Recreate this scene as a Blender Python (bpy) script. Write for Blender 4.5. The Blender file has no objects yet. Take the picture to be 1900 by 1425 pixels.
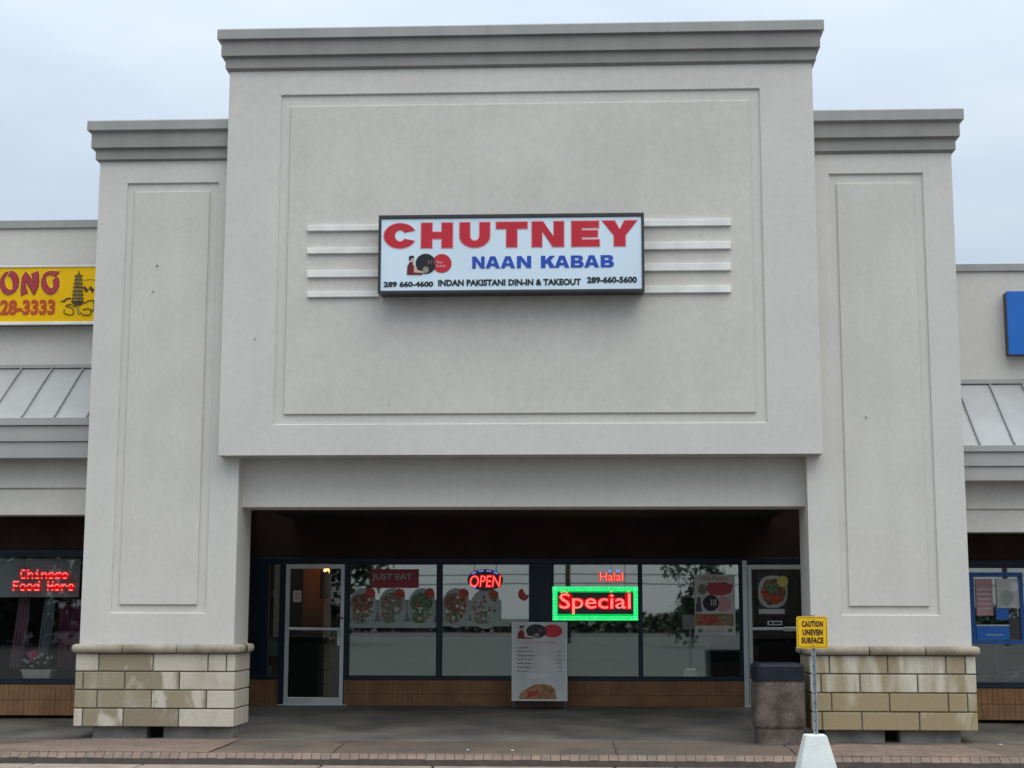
import bpy, bmesh, math, random
from mathutils import Matrix, Vector
random.seed(7)
S = bpy.context.scene
C = S.collection
R_ = math.radians

# ------------------------------------------------------------------ camera
CAM = Vector((0.0, -19.8, 1.375)); FPX = 2846.4
PITCH, YAW, ROLL = 0.14848, 0.04774, 0.00173
def _rot():
    cp, sp, cy, sy, cr, sr = math.cos(PITCH), math.sin(PITCH), math.cos(YAW), math.sin(YAW), math.cos(ROLL), math.sin(ROLL)
    R0 = Matrix(((1,0,0),(0,0,-1),(0,1,0)))
    Rx = Matrix(((1,0,0),(0,cp,-sp),(0,sp,cp)))
    Rz = Matrix(((cy,-sy,0),(sy,cy,0),(0,0,1)))
    Rr = Matrix(((cr,-sr,0),(sr,cr,0),(0,0,1)))
    return Rz @ Rx @ R0 @ Rr
ROT = _rot()
cam = bpy.data.cameras.new('camera'); co = bpy.data.objects.new('camera', cam); C.objects.link(co)
cam.sensor_width = 36; cam.lens = FPX/1900*36; cam.clip_end = 3000; cam.clip_start = .05
co.matrix_world = Matrix.Translation(CAM) @ ROT.to_4x4()
S.camera = co

# ------------------------------------------------------------------ sky, sun, exposure
W = bpy.data.worlds.new('World'); S.world = W; W.use_nodes = True
nt = W.node_tree; nt.nodes.clear()
def N(t, nt_, **k):
    n = nt_.nodes.new(t)
    for a, b in k.items():
        if hasattr(n, a): setattr(n, a, b)
        else: n.inputs[a].default_value = b
    return n
sky = N('ShaderNodeTexSky', nt); sky.sky_type = 'NISHITA'; sky.sun_disc = False
sky.sun_elevation = R_(62); sky.sun_rotation = R_(145)
tc = N('ShaderNodeTexCoord', nt); sep = N('ShaderNodeSeparateXYZ', nt)
nt.links.new(tc.outputs['Generated'], sep.inputs[0])
rz = N('ShaderNodeMapRange', nt); rz.inputs['From Min'].default_value = 0; rz.inputs['From Max'].default_value = 1
rz.inputs['To Min'].default_value = .66; rz.inputs['To Max'].default_value = 2.45
sq = N('ShaderNodeMath', nt); sq.operation = 'POWER'; sq.inputs[1].default_value = 1.7; sq.use_clamp = True
zc_ = N('ShaderNodeMath', nt); zc_.operation = 'MAXIMUM'; zc_.inputs[1].default_value = 0
nt.links.new(sep.outputs['Z'], zc_.inputs[0]); nt.links.new(zc_.outputs[0], sq.inputs[0]); nt.links.new(sq.outputs[0], rz.inputs['Value'])
mp = N('ShaderNodeMapping', nt); mp.inputs['Scale'].default_value = (1.6, 1.6, 5.0)
nt.links.new(tc.outputs['Generated'], mp.inputs[0])
nz = N('ShaderNodeTexNoise', nt); nz.inputs['Scale'].default_value = 2.6; nz.inputs['Detail'].default_value = 4
nt.links.new(mp.outputs[0], nz.inputs['Vector'])
cr_ = N('ShaderNodeValToRGB', nt)
cr_.color_ramp.elements[0].position = .32; cr_.color_ramp.elements[0].color = (6.9, 8.2, 9.7, 1)
cr_.color_ramp.elements[1].position = .68; cr_.color_ramp.elements[1].color = (8.6, 9.7, 10.8, 1)
nt.links.new(nz.outputs['Fac'], cr_.inputs[0])
mul = N('ShaderNodeVectorMath', nt); mul.operation = 'SCALE'
nt.links.new(cr_.outputs[0], mul.inputs[0]); nt.links.new(rz.outputs[0], mul.inputs['Scale'])
mixw = N('ShaderNodeMix', nt); mixw.data_type = 'RGBA'; mixw.inputs[0].default_value = .9
nt.links.new(sky.outputs[0], mixw.inputs[6]); nt.links.new(mul.outputs[0], mixw.inputs[7])
bg = N('ShaderNodeBackground', nt); bg.inputs['Strength'].default_value = .105
ow = N('ShaderNodeOutputWorld', nt)
nt.links.new(mixw.outputs[2], bg.inputs[0]); nt.links.new(bg.outputs[0], ow.inputs[0])
sun = bpy.data.lights.new('sun', 'SUN'); sun.energy = 1.4; sun.angle = R_(58); sun.color = (1, .95, .88)
so = bpy.data.objects.new('sun', sun); C.objects.link(so)
dv = Vector((math.sin(R_(35))*math.cos(R_(62)), -math.cos(R_(35))*math.cos(R_(62)), math.sin(R_(62))))
so.rotation_euler = dv.to_track_quat('Z', 'Y').to_euler(); so.location = (5, -15, 20)
S.view_settings.view_transform = 'Standard'; S.view_settings.look = 'None'
S.view_settings.exposure = 0; S.view_settings.gamma = 1; S.view_settings.use_curve_mapping = False
S.render.engine = 'CYCLES'
S.cycles.max_bounces = 8; S.cycles.transparent_max_bounces = 12; S.cycles.use_denoising = True

# ------------------------------------------------------------------ measuring: photo pixel -> point on a real plane Y = const
def P(px, py, Y):
    d = ROT @ Vector(((px-950)/FPX, -(py-712.5)/FPX, -1)); t = (Y-CAM.y)/d.y
    q = CAM + d*t; return q.x, q.z
def RECT(x0, y0, x1, y1, Y):
    my, mx = (y0+y1)/2, (x0+x1)/2
    return P(x0, my, Y)[0], P(x1, my, Y)[0], P(mx, y1, Y)[1], P(mx, y0, Y)[1]

# ------------------------------------------------------------------ materials
MATS = {}
def mat(name, col, rough=.8, var=.12, scale=3.0, bump=0.0, bscale=60.0, metal=0.0, col2=None, spec=.4, streak=0.0, detail=5, fine=0.0, wet=None, fscale=90):
    if name in MATS: return MATS[name]
    m = bpy.data.materials.new(name); m.use_nodes = True; t = m.node_tree; t.nodes.clear()
    L = t.links.new
    b = N('ShaderNodeBsdfPrincipled', t); o = N('ShaderNodeOutputMaterial', t); L(b.outputs[0], o.inputs[0])
    b.inputs['Roughness'].default_value = rough; b.inputs['Metallic'].default_value = metal
    b.inputs['Specular IOR Level'].default_value = spec
    g = N('ShaderNodeNewGeometry', t)
    n1 = N('ShaderNodeTexNoise', t); n1.inputs['Scale'].default_value = scale; n1.inputs['Detail'].default_value = detail
    L(g.outputs['Position'], n1.inputs['Vector'])
    c2 = col2 or tuple(c*(1-var) for c in col); c1 = col if col2 else tuple(min(1, c*(1+var)) for c in col)
    r = N('ShaderNodeValToRGB', t); r.color_ramp.elements[0].position = .35; r.color_ramp.elements[1].position = .65
    r.color_ramp.elements[0].color = (*c2, 1); r.color_ramp.elements[1].color = (*c1, 1)
    L(n1.outputs['Fac'], r.inputs[0]); last = r.outputs[0]
    def mulby(fac_out, lo, hi):
        nonlocal last
        mr = N('ShaderNodeMapRange', t); mr.inputs['From Min'].default_value = .3; mr.inputs['From Max'].default_value = .7
        mr.inputs['To Min'].default_value = lo; mr.inputs['To Max'].default_value = hi; L(fac_out, mr.inputs['Value'])
        v = N('ShaderNodeVectorMath', t); v.operation = 'SCALE'; L(last, v.inputs[0]); L(mr.outputs[0], v.inputs['Scale']); last = v.outputs[0]
    if streak:
        mp = N('ShaderNodeMapping', t); mp.inputs['Scale'].default_value = (4.5, 4.5, .35); L(g.outputs['Position'], mp.inputs[0])
        n2 = N('ShaderNodeTexNoise', t); n2.inputs['Scale'].default_value = 1.0; n2.inputs['Detail'].default_value = 6
        L(mp.outputs[0], n2.inputs['Vector']); mulby(n2.outputs['Fac'], 1-streak, 1+streak*.6)
    if fine:
        n3 = N('ShaderNodeTexNoise', t); n3.inputs['Scale'].default_value = fscale; n3.inputs['Detail'].default_value = 6
        L(g.outputs['Position'], n3.inputs['Vector']); mulby(n3.outputs['Fac'], 1-fine, 1+fine)
    L(last, b.inputs['Base Color'])
    if bump:
        nb = N('ShaderNodeTexNoise', t); nb.inputs['Scale'].default_value = bscale; nb.inputs['Detail'].default_value = 4
        L(g.outputs['Position'], nb.inputs['Vector'])
        bp = N('ShaderNodeBump', t); bp.inputs['Strength'].default_value = bump; bp.inputs['Distance'].default_value = .01
        L(nb.outputs['Fac'], bp.inputs['Height']); L(bp.outputs[0], b.inputs['Normal'])
    if wet:
        nw = N('ShaderNodeTexNoise', t); nw.inputs['Scale'].default_value = .7; nw.inputs['Detail'].default_value = 5
        L(g.outputs['Position'], nw.inputs['Vector'])
        mr = N('ShaderNodeMapRange', t); mr.inputs['From Min'].default_value = .4; mr.inputs['From Max'].default_value = .6
        mr.inputs['To Min'].default_value = wet; mr.inputs['To Max'].default_value = rough; L(nw.outputs['Fac'], mr.inputs['Value'])
        L(mr.outputs[0], b.inputs['Roughness'])
    MATS[name] = m; return m
def emis(name, col, k):
    if name in MATS: return MATS[name]
    m = bpy.data.materials.new(name); m.use_nodes = True; t = m.node_tree; t.nodes.clear()
    e = N('ShaderNodeEmission', t); e.inputs[0].default_value = (*col, 1); e.inputs[1].default_value = k
    # a little unevenness of the light along the tube
    g = N('ShaderNodeNewGeometry', t); n = N('ShaderNodeTexNoise', t); n.inputs['Scale'].default_value = 25
    t.links.new(g.outputs['Position'], n.inputs['Vector'])
    mr = N('ShaderNodeMapRange', t); mr.inputs['To Min'].default_value = k*.7; mr.inputs['To Max'].default_value = k*1.3
    t.links.new(n.outputs['Fac'], mr.inputs['Value']); t.links.new(mr.outputs[0], e.inputs[1])
    o = N('ShaderNodeOutputMaterial', t); t.links.new(e.outputs[0], o.inputs[0]); MATS[name] = m; return m
def glassmat(name, refl, tint):
    m = bpy.data.materials.new(name); m.use_nodes = True; t = m.node_tree; t.nodes.clear(); L = t.links.new
    tr = N('ShaderNodeBsdfTransparent', t); tr.inputs[0].default_value = (*tint, 1)
    gl = N('ShaderNodeBsdfGlossy', t); gl.inputs['Roughness'].default_value = .015; gl.inputs[0].default_value = (1, .97, .90, 1)
    fr = N('ShaderNodeFresnel', t); fr.inputs[0].default_value = 1.5
    ad = N('ShaderNodeMath', t); ad.operation = 'ADD'; ad.inputs[1].default_value = refl; ad.use_clamp = True; L(fr.outputs[0], ad.inputs[0])
    g = N('ShaderNodeNewGeometry', t); n = N('ShaderNodeTexNoise', t); n.inputs['Scale'].default_value = 1.4
    L(g.outputs['Position'], n.inputs['Vector']); bp = N('ShaderNodeBump', t); bp.inputs['Strength'].default_value = .012; bp.inputs['Distance'].default_value = .01
    L(n.outputs['Fac'], bp.inputs['Height']); L(bp.outputs[0], gl.inputs['Normal'])
    mx = N('ShaderNodeMixShader', t); o = N('ShaderNodeOutputMaterial', t)
    L(ad.outputs[0], mx.inputs[0]); L(tr.outputs[0], mx.inputs[1]); L(gl.outputs[0], mx.inputs[2]); L(mx.outputs[0], o.inputs[0]); return m
def filmmat(name, col, trans):
    m = bpy.data.materials.new(name); m.use_nodes = True; t = m.node_tree; t.nodes.clear(); L = t.links.new
    tr = N('ShaderNodeBsdfTransparent', t); tr.inputs[0].default_value = (.8, .85, .82, 1)
    d = N('ShaderNodeBsdfDiffuse', t)
    g = N('ShaderNodeNewGeometry', t); n = N('ShaderNodeTexNoise', t); n.inputs['Scale'].default_value = 1.2; n.inputs['Detail'].default_value = 3
    L(g.outputs['Position'], n.inputs['Vector'])
    r = N('ShaderNodeValToRGB', t); r.color_ramp.elements[0].color = (*[c*.8 for c in col], 1); r.color_ramp.elements[1].color = (*[min(1, c*1.2) for c in col], 1)
    L(n.outputs['Fac'], r.inputs[0]); L(r.outputs[0], d.inputs[0])
    mx = N('ShaderNodeMixShader', t); mx.inputs[0].default_value = 1-trans
    o = N('ShaderNodeOutputMaterial', t); L(tr.outputs[0], mx.inputs[1]); L(d.outputs[0], mx.inputs[2]); L(mx.outputs[0], o.inputs[0]); return m
def stonemat(name, pale, tan, lo, hi, seed, sc3=(1.7, 1.7, .9)):
    m = bpy.data.materials.new(name); m.use_nodes = True; t = m.node_tree; t.nodes.clear(); L = t.links.new
    b = N('ShaderNodeBsdfPrincipled', t); o = N('ShaderNodeOutputMaterial', t); L(b.outputs[0], o.inputs[0]); b.inputs['Roughness'].default_value = .85
    b.inputs['Specular IOR Level'].default_value = .25
    g = N('ShaderNodeNewGeometry', t); mp = N('ShaderNodeMapping', t); mp.inputs['Scale'].default_value = sc3; mp.inputs['Location'].default_value = (seed, 0, seed*.3)
    L(g.outputs['Position'], mp.inputs[0])
    oi = N('ShaderNodeObjectInfo', t); sc = N('ShaderNodeMath', t); sc.operation = 'MULTIPLY_ADD'; sc.inputs[1].default_value = .12; sc.inputs[2].default_value = -.06
    L(oi.outputs['Random'], sc.inputs[0])
    n = N('ShaderNodeTexNoise', t); n.inputs['Scale'].default_value = 1.5; n.inputs['Detail'].default_value = 5; n.inputs['Distortion'].default_value = .5
    L(mp.outputs[0], n.inputs['Vector']); ad = N('ShaderNodeMath', t); ad.operation = 'ADD'; L(n.outputs['Fac'], ad.inputs[0]); L(sc.outputs[0], ad.inputs[1])
    r = N('ShaderNodeValToRGB', t); r.color_ramp.elements[0].position = lo; r.color_ramp.elements[1].position = hi
    r.color_ramp.elements[0].color = (*tan, 1); r.color_ramp.elements[1].color = (*pale, 1); L(ad.outputs[0], r.inputs[0])
    n2 = N('ShaderNodeTexNoise', t); n2.inputs['Scale'].default_value = 35; n2.inputs['Detail'].default_value = 6; L(g.outputs['Position'], n2.inputs['Vector'])
    mr = N('ShaderNodeMapRange', t); mr.inputs['To Min'].default_value = .8; mr.inputs['To Max'].default_value = 1.2; L(n2.outputs['Fac'], mr.inputs['Value'])
    v = N('ShaderNodeVectorMath', t); v.operation = 'SCALE'; L(r.outputs[0], v.inputs[0]); L(mr.outputs[0], v.inputs['Scale']); L(v.outputs[0], b.inputs['Base Color'])
    bp = N('ShaderNodeBump', t); bp.inputs['Strength'].default_value = .35; bp.inputs['Distance'].default_value = .006; L(n2.outputs['Fac'], bp.inputs['Height']); L(bp.outputs[0], b.inputs['Normal'])
    return m

M = dict(
 stucco=mat('stucco', (.64,.60,.542), .92, .03, .9, .25, 70, streak=.02, fine=.035, fscale=16, spec=.15),
 stucco_panel=mat('stucco_panel', (.625,.583,.522), .92, .035, 1.0, .25, 70, streak=.022, fine=.04, fscale=16, spec=.15),
 trim=mat('painted_trim', (.315,.295,.268), .85, .07, 1.3, .25, 140, streak=.05, fine=.04, spec=.2),
 cap=mat('metal_flashing', (.35,.335,.31), .5, .05, 1.5, 0, streak=.06, spec=.4),
 underside=mat('stucco_underside', (.5,.48,.45), .95, .08, 2, .2, 120),
 fascia=mat('fascia_metal', (.395,.375,.35), .5, .05, 1.2, streak=.05, spec=.4),
 roofm=mat('roof_metal', (.36,.35,.335), .42, .06, .9, .02, 4, streak=.07, spec=.45),
 seam=mat('roof_seam_metal', (.3,.3,.29), .5, .1, 3),
 bar=mat('white_trim_paint', (.82,.80,.74), .7, .06, 4, .1, 40, streak=.08),
 block=mat('foundation_block', (.23,.22,.20), .95, .25, 4, .5, 60, col2=(.13,.13,.12)),
 mortar=mat('mortar', (.13,.115,.09), .95, .15, 8, .3, 80),
 stoneL=stonemat('limestone', (.66,.60,.50), (.31,.265,.18), .47, .52, 3.4),
 stoneR=stonemat('limestone_tan', (.64,.58,.46), (.37,.30,.185), .55, .68, 11.0),
 capstone=stonemat('capstone', (.40,.35,.265), (.29,.24,.165), .4, .6, 6.0),
 aggregate=mat('walkway_concrete', (.17,.148,.12), .8, .2, 1.3, .3, 60, col2=(.08,.074,.066), fine=.15, wet=.55),
 brownconc=mat('brown_concrete', (.175,.125,.085), .8, .2, 1.1, .35, 70, col2=(.10,.083,.07), fine=.18, wet=.55),
 paver=mat('paver', (.265,.18,.13), .85, .2, 2.2, .3, 60, col2=(.18,.13,.10), fine=.15),
 paver2=mat('paver_sandy', (.26,.19,.13), .85, .2, 4, .3, 60, fine=.12),
 paver3=mat('paver_grey', (.205,.155,.12), .85, .2, 4, .3, 60, fine=.12),
 slabedge=mat('slab_edge_concrete', (.14,.125,.11), .9, .4, 1.2, .3, 60, fine=.2),
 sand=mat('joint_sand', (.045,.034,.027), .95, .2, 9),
 asphalt=mat('asphalt', (.09,.088,.085), .9, .2, 1.5, .5, 90, fine=.3, spec=.2),
 kerb=mat('kerb_concrete', (.33,.26,.21), .85, .15, 3, .3, 70, fine=.1),
 navy=mat('navy_frame_paint', (.003,.013,.030), .45, .15, 3, spec=.4),
 alu=mat('aluminium', (.62,.63,.62), .38, .06, 4, metal=.35, spec=.5),
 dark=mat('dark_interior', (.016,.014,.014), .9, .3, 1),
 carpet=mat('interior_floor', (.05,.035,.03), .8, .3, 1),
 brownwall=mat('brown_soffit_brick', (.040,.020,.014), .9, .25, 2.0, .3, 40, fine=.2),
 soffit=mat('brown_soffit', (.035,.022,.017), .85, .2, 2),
 brick=mat('orange_brick', (.27,.135,.06), .85, .2, 3.5, .4, 70, col2=(.20,.10,.048), fine=.15),
 brickm=mat('brick_joint', (.14,.075,.04), .95, .2, 5),
 glass=glassmat('window_glass', .19, (.70,.78,.76)),
 glassc=glassmat('clear_window_glass', .03, (.93,.95,.95)),
 glass2=glassmat('door_glass', .03, (.75,.78,.76)),
 film=filmmat('frosted_film', (.52,.60,.53), .05),
 filmd=filmmat('grey_film', (.09,.115,.12), .15),
 membrane=mat('roof_membrane', (.3,.3,.3), .9),
 white=mat('white_print', (.72,.72,.70), .5, .04, 3),
 paperw=mat('poster_paper', (.55,.53,.50), .4, .10, 3),
 black=mat('black_print', (.012,.012,.016), .5, .1, 3),
 signred=mat('sign_red', (.55,.016,.032), .4, .05, 2),
 signpink=mat('sign_red_edge', (.78,.33,.36), .4, .05, 2),
 signblue=mat('sign_blue', (.018,.07,.42), .4, .05, 2),
 signface=mat('sign_face', (.68,.80,.87), .3, .04, .8, spec=.5),
 signframe=mat('sign_frame', (.035,.030,.034), .4, .15, 2, spec=.5),
 yellow=mat('yellow_face', (.92,.53,.004), .6, .06, .8, spec=.15),
 maroon=mat('maroon_print', (.43,.035,.045), .4, .05, 2),
 maroond=mat('dark_maroon_print', (.16,.01,.01), .4, .05, 2),
 peach=mat('peach_print', (.85,.55,.12), .4, .05, 2),
 orange=mat('orange_red_print', (.52,.07,.012), .4, .05, 2),
 drawing=mat('brown_line_print', (.06,.035,.012), .5, .05, 2),
 olive=mat('olive_print', (.40,.30,.05), .5, .25, 12),
 blue=mat('blue_sign', (.005,.13,.50), .35, .05, 2, spec=.5),
 bluef=mat('blue_frame', (.015,.09,.32), .4, .06, 2),
 caution=mat('caution_yellow', (.86,.50,.004), .45, .08, 6, .02, 20, spec=.4),
 steel=mat('galvanised_steel', (.36,.40,.42), .42, .12, 12, metal=.5),
 conwhite=mat('painted_concrete', (.70,.71,.66), .85, .08, 5, .4, 50, streak=.05, fine=.05),
 binbody=mat('exposed_aggregate', (.165,.125,.105), .9, .35, 6, .9, 90, col2=(.075,.055,.046), fine=.38, detail=10, fscale=50),
 binlid=mat('navy_plastic', (.006,.009,.016), .6, .35, 9, spec=.3),
 redfood=mat('tomato_print', (.45,.05,.025), .45, .45, 25),
 greenfood=mat('salad_print', (.09,.17,.08), .5, .6, 22),
 brownfood=mat('meat_print', (.20,.09,.06), .5, .6, 22),
 plate=filmmat('plate_print', (.46,.52,.47), .15),
 grain=mat('rice_print', (.33,.31,.22), .5, .35, 26, col2=(.08,.085,.06)),
 naan=mat('food_photo_print', (.42,.22,.09), .5, .5, 14, col2=(.20,.09,.03)),
 pinkp=mat('pink_print', (.52,.27,.28), .5, .15, 4),
 skin=mat('skin_print', (.62,.42,.33), .5, .1, 5),
 justred=mat('red_panel', (.30,.012,.022), .4, .1, 3),
 warmwall=mat('orange_interior_wall', (.62,.24,.06), .7, .15, 1.5),
 cloth_pink=mat('pink_curtain_cloth', (.24,.13,.16), .9, .2, 3),
 cloth_grey=mat('grey_curtain_cloth', (.20,.22,.24), .9, .2, 3),
 cloth_mag=mat('magenta_curtain_cloth', (.13,.025,.055), .9, .2, 3),
 cream=mat('cream_plastic', (.75,.68,.58), .6, .05, 4),
 leaf=mat('leaf', (.05,.09,.03), .7, .4, 6), leafd=mat('leaf_dark', (.028,.045,.02), .75, .4, 3),
 petalp=mat('pink_petal', (.8,.14,.3), .7, .2, 20), petalw=mat('white_petal', (.85,.83,.8), .7, .1, 20),
 bark=mat('bark', (.06,.045,.035), .95, .3, 8), wire=mat('wire_black', (.01,.01,.01), .6, .1, 3),
 cloth_red=mat('red_garment', (.2,.015,.012), .9, .2, 4), skyboard=mat('pale_cladding', (.5,.49,.46), .8, .08, 1),
)
E_red = emis('red_led', (1, .17, .13), 1.35); E_redglow = emis('red_led_glow', (1, .004, .008), .72)
E_green = emis('green_led', (.0, 1, .14), .62); E_greenhot = emis('green_led_core', (.10, 1, .42), 1.25)
E_blue = emis('blue_led', (.30, .36, 1), .8); E_bluedim = emis('blue_led_glow', (.05, .03, .45), .35)
E_pink = emis('neon_pink_core', (1, .21, .18), 1.3); E_warm = emis('warm_lamp', (1, .45, .10), 12.0); E_ydot = emis('amber_led', (1, .75, .1), 1.2)

# ------------------------------------------------------------------ builders
WL = {}
def tag(o, label=None, cat=None, group=None, kind=None):
    if label: o['label'] = label
    if cat: o['category'] = cat
    if group: o['group'] = group
    if kind: o['kind'] = kind
    return o
def thing(name, label, cat, loc, group=None):
    o = bpy.data.objects.new(name, None); C.objects.link(o); o.empty_display_size = .1
    o.location = loc; WL[o.name] = Vector(loc); return tag(o, label, cat, group)
def mk(name, vs, fs, m, parent=None, smooth=False, kind=None):
    xs = [v[0] for v in vs]; ys = [v[1] for v in vs]; zs = [v[2] for v in vs]
    c = Vector(((min(xs)+max(xs))/2, (min(ys)+max(ys))/2, min(zs)))
    me = bpy.data.meshes.new(name); me.from_pydata([tuple(Vector(v)-c) for v in vs], [], fs)
    me.materials.append(m)
    bm = bmesh.new(); bm.from_mesh(me); bmesh.ops.recalc_face_normals(bm, faces=bm.faces); bm.to_mesh(me); bm.free()
    if smooth:
        for p in me.polygons: p.use_smooth = True
    o = bpy.data.objects.new(name, me); C.objects.link(o)
    WL[o.name] = c.copy()
    if parent: o.parent = parent; o.location = c - WL[parent.name]
    else: o.location = c
    if kind: o['kind'] = kind
    return o
def bmobj(name, bm, m, parent=None, smooth=False, kind=None, keep=False):
    bm.verts.index_update()
    vs = [v.co[:] for v in bm.verts]; fs = [[v.index for v in f.verts] for f in bm.faces]; bm.free()
    return mk(name, vs, fs, m, parent, smooth, kind)
def addbox(bm, x0, x1, y0, y1, z0, z1):
    v = [bm.verts.new(p) for p in ((x0,y0,z0),(x1,y0,z0),(x1,y1,z0),(x0,y1,z0),(x0,y0,z1),(x1,y0,z1),(x1,y1,z1),(x0,y1,z1))]
    for f in ((0,3,2,1),(4,5,6,7),(0,1,5,4),(1,2,6,5),(2,3,7,6),(3,0,4,7)): bm.faces.new([v[i] for i in f])
def box(name, x0, x1, y0, y1, z0, z1, m, parent=None, bev=0.0, kind=None, seg=1):
    if x0 > x1: x0, x1 = x1, x0
    if z0 > z1: z0, z1 = z1, z0
    bm = bmesh.new(); addbox(bm, x0, x1, y0, y1, z0, z1)
    if bev: bmesh.ops.bevel(bm, geom=bm.edges[:], offset=bev, segments=seg, affect='EDGES', profile=.5)
    return bmobj(name, bm, m, parent, False, kind)
def ring(name, o, i, y0, y1, m, parent, bev=.006):
    """rectangular frame: o, i = (x0,x1,z0,z1) outer and inner; front at y0"""
    def loop(r, y): return [(r[0],y,r[2]),(r[1],y,r[2]),(r[1],y,r[3]),(r[0],y,r[3])]
    ib = (i[0]-bev, i[1]+bev, i[2]-bev, i[3]+bev)
    vs = loop(o,y0)+loop(ib,y0)+loop(i,y0+bev)+loop(i,y1)+loop(o,y1); fs = []
    for a, b in ((0,4),(4,8),(8,12),(12,16),(16,0)):
        for k in range(4): fs.append((a+k, a+(k+1)%4, b+(k+1)%4, b+k))
    return mk(name, vs, fs, m, parent)
def extr(name, polys, y0, y1, m, parent, kind=None):
    """filled shapes in the XZ plane (list of loops: outer and holes) given thickness y0..y1"""
    cu = bpy.data.curves.new('c', 'CURVE'); cu.dimensions = '2D'; cu.fill_mode = 'BOTH'; cu.extrude = abs(y1-y0)/2
    for lp in polys:
        sp = cu.splines.new('POLY'); sp.points.add(len(lp)-1); sp.use_cyclic_u = True
        for k, (x, z) in enumerate(lp): sp.points[k].co = (x, z, 0, 1)
    o = bpy.data.objects.new('tmp', cu); me = bpy.data.meshes.new_from_object(o)
    ym = (y0+y1)/2
    vs = [(v.co.x, ym - v.co.z, v.co.y) for v in me.vertices]; fs = [list(p.vertices) for p in me.polygons]
    bpy.data.objects.remove(o); bpy.data.curves.remove(cu); bpy.data.meshes.remove(me)
    return mk(name, vs, fs, m, parent, kind=kind)
def text(name, s, r, Y, m, parent, bold=.02, thick=.004, shear=0.0, spacing=1.0):
    """lettering that fills rectangle r=(x0,x1,z0,z1) on plane Y (front face)"""
    cu = bpy.data.curves.new('t', 'FONT'); cu.body = s; cu.size = 1; cu.extrude = .01; cu.offset = bold; cu.shear = shear; cu.space_character = spacing; cu.resolution_u = 3
    o = bpy.data.objects.new('tmp', cu); me = bpy.data.meshes.new_from_object(o)
    xs = [v.co.x for v in me.vertices]; ys = [v.co.y for v in me.vertices]
    ax, bx, ay, by = min(xs), max(xs), min(ys), max(ys)
    vs = [(r[0]+(v.co.x-ax)/(bx-ax)*(r[1]-r[0]), Y + (0 if v.co.z > 0 else thick), r[2]+(v.co.y-ay)/(by-ay)*(r[3]-r[2])) for v in me.vertices]
    fs = [list(p.vertices) for p in me.polygons]
    bpy.data.objects.remove(o); bpy.data.curves.remove(cu); bpy.data.meshes.remove(me)
    return mk(name, vs, fs, m, parent)
def disc(cx, cz, rx, rz, n=28, a0=0): return [(cx+rx*math.cos(a0+2*math.pi*k/n), cz+rz*math.sin(a0+2*math.pi*k/n)) for k in range(n)]
def tube(name, pts, r, m, parent=None, n=8):
    vs, fs = [], []
    for k, p in enumerate(pts):
        p = Vector(p); a = Vector(pts[max(k-1,0)]); b = Vector(pts[min(k+1,len(pts)-1)]); d = (b-a).normalized()
        u = d.orthogonal().normalized(); w = d.cross(u); rr = r[k] if isinstance(r, (list, tuple)) else r
        for j in range(n):
            t = 2*math.pi*j/n; vs.append(tuple(p+u*math.cos(t)*rr+w*math.sin(t)*rr))
    for k in range(len(pts)-1):
        for j in range(n): fs.append((k*n+j, k*n+(j+1)%n, (k+1)*n+(j+1)%n, (k+1)*n+j))
    fs.append(tuple(range(n))[::-1]); fs.append(tuple(range((len(pts)-1)*n, len(pts)*n)))
    return mk(name, vs, fs, m, parent, True)

# ------------------------------------------------------------------ key dimensions (metres)
YT = -.22          # front of the tall central block
Y0 = 0.0           # front of the two piers
YB = .25           # front of the recessed beam
YS = 3.8           # glass line of the recessed shop
YW = 2.0           # glass line of the wings
TL = P(405, 846, YT)[0]; TR = P(1527, 840, YT)[0]
TB = (P(405, 846, YT)[1] + P(1527, 840, YT)[1])/2
TT = (P(425, 133, YT)[1] + P(1510, 118, YT)[1])/2     # top of tall wall, under the cornice
PLo = (P(187,297,Y0)[0] + P(147,1192,Y0)[0])/2; PLi = (P(443,942,Y0)[0] + P(432,1190,Y0)[0])/2
PRo = (P(1765,283,Y0)[0] + P(1803,1200,Y0)[0])/2; PRi = (P(1497,960,Y0)[0] + P(1508,1190,Y0)[0])/2
PT = (P(187,300,Y0)[1] + P(1765,283,Y0)[1])/2
PDEP = .82
ZCAPT = (P(300,1193,-.07)[1] + P(1680,1202,-.07)[1])/2
ZST = (P(300,1211,-.03)[1] + P(1680,1217,-.03)[1])/2
ZSB = (P(300,1348,-.03)[1] + P(1680,1358,-.03)[1])/2
ZG0 = (P(300,1369,.08)[1] + P(1680,1381,.08)[1])/2     # paving level at the piers
YK = -1.5; ZK = ZG0 - .035; ZR = ZK - .135
print('DIM', TL, TR, TB, TT, PLo, PLi, PRo, PRi, PT, 'cap', ZCAPT, ZST, ZSB, ZG0)

# ------------------------------------------------------------------ ground
def gz(y):   # the walk falls from the shop floor to the kerb
    if y > YS: return 0
    if y > 0: return ZG0*(1-y/YS)
    return ZG0 + (ZK-ZG0)*(y/YK)
random.seed(3)
def sheet(name, x0, x1, ys, m, dz=0, nx=30, jit=.004):
    vs, fs = [], []
    for y in ys:
        for i in range(nx+1): vs.append((x0+(x1-x0)*i/nx, y, gz(y)+dz+random.uniform(-jit, jit)*(1 if dz == 0 else 0)))
    for j in range(len(ys)-1):
        for i in range(nx): a = j*(nx+1)+i; fs.append((a, a+1, a+nx+2, a+nx+1))
    return mk(name, vs, fs, m, None, True)
pk = mk('parking_lot', [(-400,-500,ZR),(400,-500,ZR),(400,YK-.17,ZR),(-400,YK-.17,ZR)], [(0,1,2,3)], M['asphalt'])
tag(pk, 'dark wet asphalt of the parking lot in front of the kerb', 'asphalt', kind='structure')
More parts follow.
